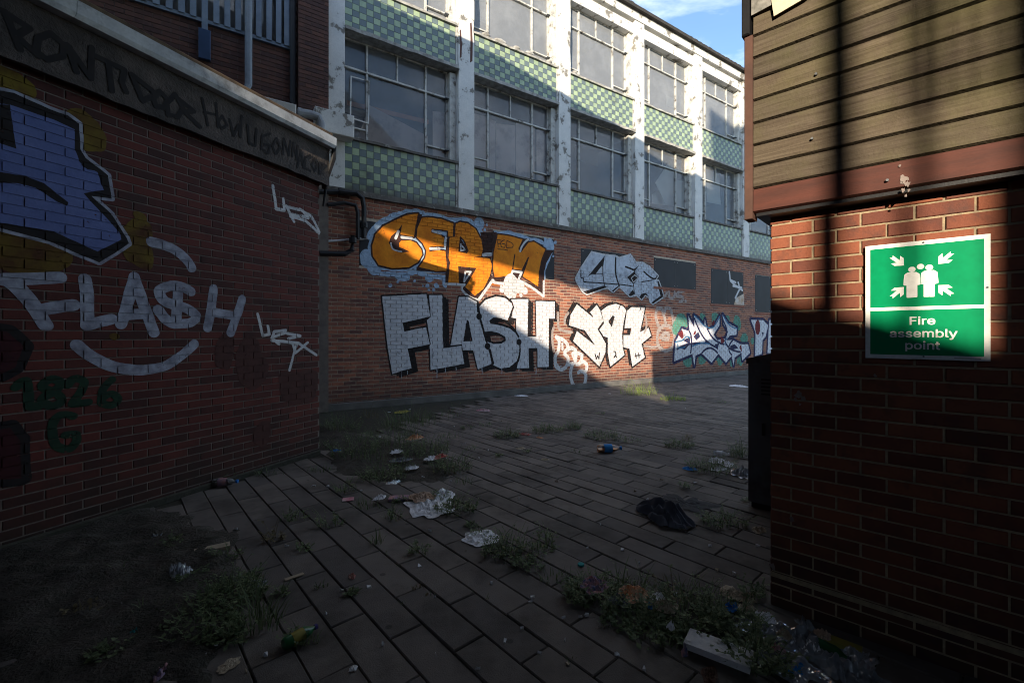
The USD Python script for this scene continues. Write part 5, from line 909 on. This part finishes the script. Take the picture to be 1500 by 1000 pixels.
small = [(250, 800, 40, 20), (180, 840, 40, 22), (330, 820, 40, 26), (280, 850, 50, 22), (120, 900, 50, 20), (220, 900, 60, 26), (345, 940, 40, 40), (160, 960, 50, 30), (520, 650, 40, 50), (550, 676, 40, 44), (590, 690, 44, 40), (606, 640, 44, 44), (640, 655, 40, 36), (540, 612, 30, 40), (575, 630, 30, 46), (480, 655, 30, 26), (650, 612, 50, 30), (680, 708, 30, 26), (725, 815, 40, 26), (760, 822, 40, 30), (850, 880, 50, 36), (905, 860, 40, 44), (985, 880, 50, 44), (1035, 890, 50, 50), (1010, 945, 50, 36), (1085, 900, 40, 50), (710, 624, 22, 14), (684, 628, 26, 12), (770, 662, 20, 10), (842, 662, 24, 10), (920, 646, 40, 14), (1008, 644, 20, 14), (880, 606, 14, 8), (540, 742, 44, 26), (505, 720, 40, 26), (575, 760, 30, 40), (615, 810, 26, 30), (552, 795, 20, 30), (480, 770, 40, 30), (430, 760, 40, 22), (400, 790, 34, 30), (470, 860, 22, 16), (515, 870, 20, 14), (700, 782, 30, 16), (775, 830, 50, 26), (812, 848, 46, 26), (845, 862, 40, 24), (795, 806, 40, 30), (800, 790, 24, 30), (612, 862, 18, 14), (1020, 680, 30, 12), (1100, 735, 24, 10), (1005, 715, 20, 16), (660, 640, 40, 18), (545, 640, 30, 24), (640, 730, 40, 20), (590, 735, 30, 16), (395, 695, 40, 14), (260, 720, 40, 16), (365, 850, 40, 26), (412, 870, 24, 20), (455, 940, 30, 26), (985, 925, 50, 24), (900, 915, 50, 22), (1140, 985, 50, 26), (690, 658, 26, 14), (730, 668, 14, 8), (880, 660, 12, 6), (1060, 590, 20, 5), (470, 690, 40, 16), (445, 805, 20, 18), (690, 770, 20, 10)]
for i, (x, y, w, h) in enumerate(small):
    m, mt = weed(x, y, w, h, 'grass' if i % 4 == 1 else 'leafy', n=int(6 + w * .6), seed=500 + i, mat=M['leaf_dry'] if i % 9 == 4 else None); m.build('weed_tuft', mt, label=SMALL, cat='weed', group=GRP)
# dry stalks and joint moss, one mass of ground cover
mb = MB(); r = np.random.default_rng(3)
for k in range(2600):
    a = r.integers(-30, 60) * SW + r.normal(0, .008); t = r.uniform(-3, 7); c = t * E1 + a * E2 + (np.array([0.755, 0.656]) * 0.982 - SW / 2 * E2 * 0) + SW / 2 * 0
    c = c + (0) * E2
    p = np.array([c[0], c[1], 0.0])
    if not yard_ok(p[None])[0] or p[1] > 7 or p[1] < .8 or meshkit.fbm(p[None] * 1.6, 3, 9)[0] < .52: continue
    for q in range(3):
        la = r.uniform(0, 6.28); h = r.uniform(.006, .03); sd = np.array([-math.sin(la), math.cos(la), 0]) * .0025; tip = p + np.array([math.cos(la), math.sin(la), 0]) * h * r.uniform(.3, 1.2) + [0, 0, h]; o = r.normal(0, .012, 3) * [1, 1, 0]
        mb.add([p - sd + o, p + sd + o, tip + o], [[0, 1, 2]], r.random() * .8)
mb.build('joint_moss', M['leaf'], kind='stuff', label='moss and seedlings along the paving joints', cat='moss')
# bare earth spread over the paving at the bottom left and under the right hand weeds
def spread(name, pts, h, mat, seed, lab):
    poly = Polygon([ground_at(x, y)[:2] for x, y in pts]); x0, y0, x1, y1 = poly.bounds; st = .024
    gx, gy = np.meshgrid(np.arange(x0, x1 + st, st), np.arange(y0, y1 + st, st), indexing='ij'); d = shapely.distance(poly.boundary, shapely.points(gx, gy)) * np.where(shapely.contains(poly, shapely.points(gx, gy)), 1, -1)
    q = np.stack([gx, gy, 0 * gx], -1); z = -.018 + np.clip(d / .22, -.2, 1) * h + (meshkit.fbm(q * 7, 4, seed) - .5) * h * 1.3
    V = np.stack([gx, gy, z], -1).reshape(-1, 3); ny = gx.shape[1]; F = [[i * ny + j, (i + 1) * ny + j, (i + 1) * ny + j + 1, i * ny + j + 1] for i in range(gx.shape[0] - 1) for j in range(ny - 1) if max(z[i, j], z[i + 1, j], z[i, j + 1], z[i + 1, j + 1]) > -.012]
    F = np.array(F); us_, inv = np.unique(F, return_inverse=True); mb = MB(); mb.add(V[us_], inv.reshape(F.shape)); mb.build(name, mat, smooth=True, kind='stuff', label=lab, cat='earth')
spread('earth', [(-60, 760), (230, 735), (350, 770), (395, 850), (372, 930), (330, 1040), (-60, 1040)], .045, M['earth'], 4, 'dark earth and rotted leaves over the paving at the bottom left')
spread('earth', [(820, 850), (900, 865), (1000, 880), (1100, 875), (1180, 920), (1290, 1040), (1120, 1040), (1050, 985), (960, 940), (870, 890)], .03, M['earth'], 8, 'dark earth under the weeds along the right hand wall')
spread('earth', [(470, 620), (560, 640), (660, 650), (690, 690), (640, 715), (560, 712), (480, 700), (462, 660)], .03, M['earth'], 12, 'dark earth under the weeds of the left litter patch')

# ------------------------------------------------------------------ litter
def crumple(px, py, wpx, hpx, lift, mat, name, label, cat, seed, group=None, rot=None, n=16, lobes=.35, z0=.004, fine=1.0):
    r = np.random.default_rng(seed); c = ground_at(px, py); s = c[1] / FPX; dx = wpx * s / 2; dy = max(hpx * s / 2 * c[1] / (EYE), .3 * dx) ; dy = min(dy, dx * 1.6)
    a, rr_ = np.meshgrid(np.linspace(0, 2 * np.pi, 3 * n, endpoint=False), np.linspace(0, 1, n), indexing='ij')
    edge = 1 + lobes * (meshkit.fbm(np.stack([np.cos(a) * 2.2 + seed, np.sin(a) * 2.2, 0 * a], -1), 3, seed) - .5) * 2
    x, y = rr_ * edge * np.cos(a) * dx, rr_ * edge * np.sin(a) * dy; k = 2.6 / max(dx, .02)
    q = np.stack([x * k, y * k, 0 * x + seed], -1); z = np.abs(meshkit.fbm(q, 4 if fine > .5 else 2, seed) - .5) * 2.4 * lift + np.abs(meshkit.noise(q * 3.1, seed + 1) - .5) * lift * .7 * fine; z = z if fine > .5 else lift * (.35 + 1.1 * meshkit.fbm(q * .7, 2, seed) + .25 * np.sin(q[..., 0] * 5 + 3 * meshkit.noise(q, 3))); z *= (1 - .8 * rr_ ** 2); th = rot if rot is not None else r.uniform(0, 3)
    x, y = x * math.cos(th) - y * math.sin(th), x * math.sin(th) + y * math.cos(th)
    V = np.stack([x + c[0], y + c[1], z + z0], -1); nn = n
    F = [[i * nn + j, i * nn + j + 1, ((i + 1) % (3 * n)) * nn + j + 1, ((i + 1) % (3 * n)) * nn + j] for i in range(3 * n) for j in range(1, nn - 1)] + [[i * nn, i * nn + 1, ((i + 1) % (3 * n)) * nn + 1, ((i + 1) % (3 * n)) * nn] for i in range(3 * n)]
    mb = MB(); mb.add(V.reshape(-1, 3), [f[::-1] for f in F], .5); return mb.build(name, mat, label=label, cat=cat, group=group, smooth=18)
def lit(name, c, c1=None, **k): return paint('litter_' + name, c, c1, **k)
LW = lit('white', (0.8, 0.8, 0.82), (0.62, 0.63, 0.66), noise=14); LB = lit('brown', (0.3, 0.19, 0.12), (0.42, 0.32, 0.25), noise=8); LBLUE = lit('blue', (0.02, 0.16, 0.5), (0.03, 0.22, 0.5)); LRED = lit('red', (0.4, 0.03, 0.03), (0.5, 0.35, 0.3), noise=20); LOR = lit('orange', (0.6, 0.2, 0.06), (0.5, 0.4, 0.3), noise=22); LYEL = lit('yellow', (0.3, 0.26, 0.05), (0.2, 0.17, 0.05)); LDARK = lit('dark', (0.075, 0.082, 0.105), (0.045, 0.05, 0.065), noise=5, rough=.75, spec=.15); LCARD = lit('card', (0.28, 0.22, 0.15), (0.4, 0.35, 0.27)); LMIX = lit('print', (0.1, 0.13, 0.25), (0.5, 0.25, 0.22), noise=26); LTEAL = lit('teal', (0.02, 0.26, 0.26)); LGREY = lit('film', (0.2, 0.22, 0.24), (0.09, 0.1, 0.115), noise=13, rough=.25, spec=.6); LPINK = lit('pink', (0.5, 0.15, 0.2), (0.55, 0.5, 0.5))
def clear_look(name, col, rough=.08, k=.55):
    return usdkit.material(stage, '/World/Looks/' + name, {'f': ('fresnel', {'IOR': 1.5}), 't': ('transparent_bsdf', {'color': col}), 'g': ('glossy_bsdf', {'roughness': rough, 'color': (1, 1, 1)}), 'm': ('mix_closure', {}), 'd': ('principled_bsdf', {'base_color': col, 'roughness': .3}), 'm2': ('mix_closure', {'fac': 1 - k})}, [('f.fac', 'm.fac'), ('t.BSDF', 'm.closure1'), ('g.BSDF', 'm.closure2'), ('m.closure', 'm2.closure1'), ('d.BSDF', 'm2.closure2')], surface='m2.closure')
CLEAR = clear_look('clear_plastic', (0.85, 0.87, 0.88), k=.92); CGREEN = clear_look('green_glass', (0.01, 0.11, 0.035), k=.4); FILM = clear_look('clear_film', (0.36, 0.39, 0.43), .15, .5)
crumple(628, 742, 62, 34, .05, LW, 'paper_bag', 'largest crumpled white and brown paper bag beside the weeds', 'paper bag', 11, rot=.3, n=20)
crumple(617, 733, 36, 16, .04, LB, 'brown_wrap', 'brown wrapping paper tucked behind the white paper bag', 'wrapping paper', 12, rot=.2, z0=.03)
crumple(648, 728, 34, 20, .07, LW, 'plastic_bag', 'small white plastic bag behind the paper bag', 'plastic bag', 13, rot=-.4)
crumple(706, 789, 52, 24, .05, LW, 'tissue', 'crumpled white tissue lying in the weeds', 'tissue', 14, rot=-.2)
crumple(973, 760, 54, 44, .12, LDARK, 'bin_bag', 'crumpled dark grey plastic bag on the open paving', 'plastic bag', 15, rot=.5, n=24, lobes=.5, fine=.15)
crumple(1004, 738, 58, 22, .012, lit('netting', (0.02, 0.02, 0.024), (0.03, 0.03, 0.034), noise=60), 'black_netting', 'flat torn black netting behind the dark plastic bag', 'netting', 16, rot=.1, n=22, lobes=1.1)
crumple(588, 604, 18, 10, .05, LYEL, 'carton', 'yellow carton lying by the far wall', 'carton', 17); crumple(708, 602, 15, 8, .05, LPINK, 'wrapper', 'red and white wrapper on the paving near the far wall', 'wrapper', 18); crumple(763, 580, 14, 6, .04, LW, 'paper_scrap', 'white paper scrap closest to the silver letters', 'paper', 19)
crumple(1083, 566, 18, 8, .06, LW, 'paper_scrap', 'white paper scrap in the far distance left of the cabinet', 'paper', 20); crumple(608, 648, 18, 16, .07, LOR, 'orange_packet', 'rust orange packet standing among the left weeds', 'packet', 21, z0=.055); crumple(494, 661, 14, 8, .04, LBLUE, 'blue_scrap', 'blue scrap in the weeds beside the annexe corner', 'scrap', 22)
crumple(928, 886, 44, 26, .06, LOR, 'crisp_packet', 'orange and silver crisp packet in the right hand weeds', 'packet', 23, z0=.055); crumple(872, 872, 46, 22, .05, LMIX, 'crisp_packet', 'red and blue crisp packet at the near edge of the right hand weeds', 'packet', 24, z0=.055); crumple(965, 890, 22, 12, .03, LW, 'foil', 'bright foil scrap beside the orange crisp packet', 'foil', 25, z0=.055)
crumple(976, 905, 30, 22, .05, LCARD, 'card_scrap', 'tan card scrap behind the white plank', 'card', 26, z0=.055); crumple(1078, 872, 42, 24, .03, LCARD, 'torn_paper', 'torn brown paper at the foot of the right hand corner', 'paper', 27, lobes=.9); crumple(1072, 905, 16, 16, .05, LBLUE, 'blue_wrapper', 'bright blue wrapper between weeds and right wall', 'wrapper', 28, z0=.055); crumple(1168, 985, 44, 16, .05, LBLUE, 'blue_wrapper', 'deep blue wrapper at the bottom edge among clear film', 'wrapper', 29); crumple(1086, 922, 16, 12, .04, LW, 'white_scrap', 'white scrap below the bright blue wrapper', 'scrap', 30)
for k, (x, y, w, h) in enumerate(((1135, 930, 90, 50), (1180, 950, 110, 46), (1150, 975, 100, 44), (1225, 985, 110, 40), (1250, 968, 80, 34))):
    crumple(x, y, w, h, .07 + .02 * (k % 2), FILM if k % 2 == 0 else LGREY, 'plastic_film', ('crumpled clear plastic film nearest the right hand corner', 'long grey crumpled film along the foot of the right wall', 'clear film heap right of the white plank', 'grey film at the bottom edge by the right wall', 'clear film heap right of the green bottle')[k], 'plastic film', 40 + k, n=22, lobes=.5)
for k, (x, y, w, h, m_, lab) in enumerate(((1120, 915, 30, 16, LW, 'pale scrap at the corner end of the film heap'), (1150, 940, 24, 14, LCARD, 'brown card scrap in the middle of the film heap'), (1190, 962, 30, 14, LW, 'pale scrap in front of the green bottle'), (1205, 940, 26, 14, LB, 'brown scrap behind the green bottle'), (1140, 962, 22, 12, LPINK, 'pinkish wrapper left of the deep blue wrapper'), (1095, 900, 26, 14, LCARD, 'brown scrap above the bright blue wrapper'), (1180, 925, 26, 12, LGREY, 'grey scrap against the foot of the right wall'))):
    crumple(x, y, w, h, .05, m_, 'rubbish_scrap', lab, 'scrap', 80 + k, z0=.03)
crumple(1280, 995, 60, 20, .05, LGREY, 'plastic_film', 'last grey film scrap at the bottom right', 'plastic film', 47); crumple(1110, 945, 40, 30, .05, LCARD, 'leaf_litter', 'brown rotted paper between weeds and film', 'paper', 48, lobes=.8); crumple(1040, 990, 40, 18, .03, lit('rust', (0.11, 0.05, 0.03), (0.07, 0.04, 0.03)), 'rusty_scrap', 'rust brown scrap below the white plank', 'scrap', 49)
crumple(1048, 676, 20, 12, .06, LW, 'crushed_cup', 'crushed white cup at the left of the cabinet litter', 'cup', 50); crumple(1064, 680, 18, 10, .05, LW, 'crushed_cup', 'crushed white cup in the middle of the cabinet litter', 'cup', 51); crumple(1052, 688, 16, 8, .04, LW, 'crushed_cup', 'lowest crushed white cup of the cabinet litter', 'cup', 52); crumple(1086, 696, 28, 22, .12, FILM, 'plastic_bag', 'translucent plastic bag touching the cabinet', 'plastic bag', 53); crumple(1010, 687, 16, 6, .03, LBLUE, 'blue_scrap', 'blue and white scrap left of the cabinet litter', 'scrap', 54); crumple(1112, 777, 18, 16, .03, LCARD, 'torn_paper', 'yellowish torn paper at the edge of the right hand wall', 'paper', 55)
crumple(262, 842, 30, 34, .09, FILM, 'crushed_bottle', 'crushed clear bottle in the bottom left dirt', 'bottle', 60); crumple(300, 880, 60, 20, .03, LCARD, 'card_sheet', 'brown card sheet in the bottom left dirt', 'card', 61); crumple(230, 788, 22, 10, .04, LGREY, 'grey_scrap', 'grey scrap at the foot of the annexe', 'scrap', 62); crumple(184, 887, 16, 10, .03, LW, 'white_scrap', 'white scrap furthest into the bottom left dirt', 'scrap', 63); crumple(197, 928, 14, 8, .04, LTEAL, 'green_scrap', 'pale green scrap in the bottom left dirt', 'scrap', 64); crumple(374, 856, 32, 12, .02, LGREY, 'grey_strip', 'twisted grey strip on the edge of the left dirt', 'strip', 65); crumple(335, 975, 24, 26, .01, LCARD, 'card_scrap', 'tan card piece at the bottom edge on the left', 'card', 66); crumple(518, 980, 14, 8, .02, LW, 'label_scrap', 'white printed scrap at the bottom edge, centre left', 'scrap', 67); crumple(240, 985, 40, 14, .04, LMIX, 'wrapper', 'dark printed wrapper at the bottom left', 'wrapper', 68)
crumple(768, 636, 12, 6, .03, LRED, 'red_scrap', 'red scrap beside the middle weeds', 'scrap', 70); crumple(790, 641, 8, 4, .02, LOR, 'orange_scrap', 'orange scrap in front of the middle weeds', 'scrap', 71); crumple(763, 657, 12, 4, .02, LCARD, 'card_scrap', 'flat buff card piece on the open paving', 'card', 72); crumple(798, 673, 10, 4, .015, LCARD, 'card_scrap', 'small buff scrap in front of the drink bottle', 'card', 73); crumple(644, 676, 16, 12, .05, LRED, 'red_scrap', 'dark red scrap in the left weeds', 'scrap', 74, z0=.055); crumple(516, 845, 10, 8, .03, LRED, 'red_scrap', 'dull red scrap on the near left paving', 'scrap', 75)
# flat things
def flat(px, py, lpx, wpx, ang, th, mat, name, lab, cat, up=0.0):
    c = ground_at(px, py); s = c[1] / FPX; L, W = lpx * s, wpx * s; a = np.array([math.cos(ang), math.sin(ang), 0]); b = np.array([-math.sin(ang), math.cos(ang), 0]); mb = MB(); obox(mb, c + [0, 0, .006 + up] - a * L / 2 - b * W / 2, a * L, b * W, [0, 0, th]); return mb.build(name, mat, label=lab, cat=cat)
flat(510, 732, 16, 14, .3, .003, LPINK, 'card', 'small pale card lying flat on the left paving', 'card'); flat(431, 846, 26, 7, .75, .004, lit('stick', (0.4, 0.33, 0.24)), 'wooden_stick', 'short pale wooden stick on the near left paving', 'stick'); flat(311, 809, 44, 16, .6, .03, LCARD, 'small_carton', 'pale flat carton in the bottom left dirt', 'carton'); flat(1235, 948, 44, 16, -.75, .02, LYEL, 'yellow_strip', 'yellow strip beside the green bottle', 'strip')
flat(1052, 964, 88, 40, -.62, .028, lit('polystyrene', (0.58, 0.58, 0.58), (0.48, 0.48, 0.5), noise=20, grain=150), 'white_plank', 'white plank lying in the right hand weeds', 'plank', .02)
c = flat(584, 732, 28, 16, .1, .02, LMIX, 'flattened_can', 'flattened coloured can in the left weeds', 'can')
# bottles
def lathe(prof, sides=18):
    pr = np.array(prof); an = np.linspace(0, 2 * np.pi, sides, endpoint=False)
    V = np.stack([pr[:, 1][:, None] * np.cos(an), pr[:, 1][:, None] * np.sin(an), np.repeat(pr[:, :1], sides, 1)], -1).reshape(-1, 3)
    F = [[i * sides + j, i * sides + (j + 1) % sides, (i + 1) * sides + (j + 1) % sides, (i + 1) * sides + j] for i in range(len(pr) - 1) for j in range(sides)]; return V, np.array(F)
def bottle(px, py, lpx, ang, body, cap, lab, label_mat=None, liquid=None, name='bottle', fat=.17):
    c = ground_at(px, py); L = lpx * c[1] / FPX; R = L * fat
    b = thing(name, lab, 'bottle', (c[0], c[1], R + .004)); X = np.array([math.cos(ang), math.sin(ang), 0]); Yv = np.array([-math.sin(ang), math.cos(ang), 0]); Z = np.array([0, 0, 1.0])
    def put(prof, nm, m, k=1.0, keep=None):
        V, F = lathe(prof); V = (V[:, 2:3] - L / 2) * X + V[:, :1] * Yv + V[:, 1:2] * Z
        if keep is not None: V[:, 2] = np.minimum(V[:, 2], keep)
        mb = MB(); mb.add(V, F); mb.build(nm, m, b, smooth=40)
    put([(0, .0), (0.004, R * .8), (.02 * L / .2, R), (.58 * L, R), (.72 * L, R * .82), (.86 * L, R * .38), (.93 * L, R * .36)], 'body', body)
    put([(.925 * L, 0), (.925 * L, R * .44), (L, R * .44), (L, 0)], 'cap', cap)
    if label_mat: put([(.24 * L, R * 1.02), (.58 * L, R * 1.02)], 'paper_label', label_mat)
    if liquid: put([(.01 * L, 0), (.012 * L, R * .9), (.58 * L, R * .95), (.7 * L, R * .75), (.84 * L, R * .3), (.85 * L, 0)], 'drink', liquid, keep=-R * .1)
bottle(893, 663, 36, .12, CLEAR, LBLUE, 'drink bottle with blue label and orange drink lying on the paving', LBLUE, lit('orange_drink', (0.7, 0.24, 0.02), rough=.2, bump=0))
bottle(330, 712, 34, .2, CLEAR, LBLUE, 'small bottle with blue label at the foot of the annexe wall', LMIX); bottle(1218, 965, 46, -.9, CGREEN, LDARK, 'green bottle among the film by the right wall', fat=.22); bottle(440, 940, 52, .95, CGREEN, lit('violet', (0.06, 0.05, 0.2)), 'dark green bottle with yellow label on the near left paving', LYEL)
bottle(1056, 668, 22, -.4, CLEAR, LW, 'clear bottle topmost of the litter beside the cabinet', LW)
V, F = lathe([(0, .02), (.012, .02), (.012, 0)], 14); mb = MB(); mb.add(V + ground_at(851, 829) + [0, 0, .005], F); mb.build('loose_cap', LTEAL, label='turquoise bottle cap on the paving above the right hand weeds', cat='cap')
for k, (x, y, w, h, m_, lab) in enumerate(((580, 668, 14, 12, LW, 'round white cup rim in the left weeds'), (588, 680, 18, 10, LGREY, 'grey crushed cup in the left weeds'), (632, 678, 16, 9, LW, 'white slip of paper in the left weeds'), (577, 714, 14, 10, CLEAR, 'clear crushed cup in the left weeds'), (603, 692, 14, 8, LW, 'small white scrap below the cup rim'), (556, 737, 14, 8, LW, 'white scrap left of the flattened can'), (907, 892, 30, 16, LGREY, 'silver inside of a packet beside the orange one'), (952, 903, 8, 6, LBLUE, 'tiny blue scrap below the orange packet'), (983, 934, 12, 8, LW, 'white scrap at the left end of the white plank'), (1003, 973, 16, 8, LMIX, 'printed scrap below the white plank end'))):
    crumple(x, y, w, h, .05, m_, 'rubbish_scrap', lab, 'scrap', 120 + k, z0=.045)
# white and buff bits
r = np.random.default_rng(21); bits = [(500, 865), (540, 861), (626, 872), (637, 875), (478, 900), (560, 945), (613, 830), (684, 808), (762, 801), (860, 903), (850, 905), (826, 907), (834, 973), (945, 982), (762, 922), (828, 940), (790, 958), (1050, 836), (1075, 842), (860, 803), (912, 806), (936, 826), (950, 854), (990, 872), (780, 875), (776, 883), (600, 690), (640, 725), (570, 690), (655, 672), (680, 650), (620, 700), (590, 712), (480, 713), (460, 712), (530, 719), (665, 625), (735, 617), (600, 600), (570, 604), (715, 660), (702, 671), (815, 706), (660, 705), (760, 731), (948, 732), (1018, 708), (970, 703), (1005, 598), (893, 577), (630, 778), (590, 640), (620, 666), (640, 664), (556, 640), (1000, 885), (1110, 800), (1120, 826), (700, 980), (640, 960), (742, 940), (390, 960), (360, 985), (300, 960), (280, 850), (150, 850), (210, 830), (330, 905), (350, 870), (130, 930), (240, 870), (315, 945), (270, 900), (420, 800), (345, 775), (720, 855), (905, 960), (930, 720), (1040, 800), (880, 770)]
for k, (x, y) in enumerate(bits):
    c = ground_at(x, y); n = r.integers(4, 7); R = r.uniform(.007, .018) * min(2.2, .7 + c[1] * .16); an = np.sort(r.uniform(0, 6.28, n)); q = np.stack([np.cos(an), np.sin(an) * .7], 1) * (R * r.uniform(.6, 1.1, n))[:, None]
    V = np.vstack([np.c_[q + c[:2], r.uniform(.005, .02, n)], np.c_[q + c[:2], np.full(n, .003)]]); F = [[0, i, i + 1] for i in range(1, n - 1)]; S_q = [[i, n + i, n + (i + 1) % n] for i in range(n)] + [[i, n + (i + 1) % n, (i + 1) % n] for i in range(n)]
    mb = MB(); mb.add(V, F + S_q); tan = k % 5 == 2; mb.build('litter_scrap', LCARD if tan else LW, label='tiny buff litter scrap on the paving' if tan else 'tiny white litter scrap on the paving', cat='scrap', group='tiny buff litter scraps' if tan else 'tiny white litter scraps')
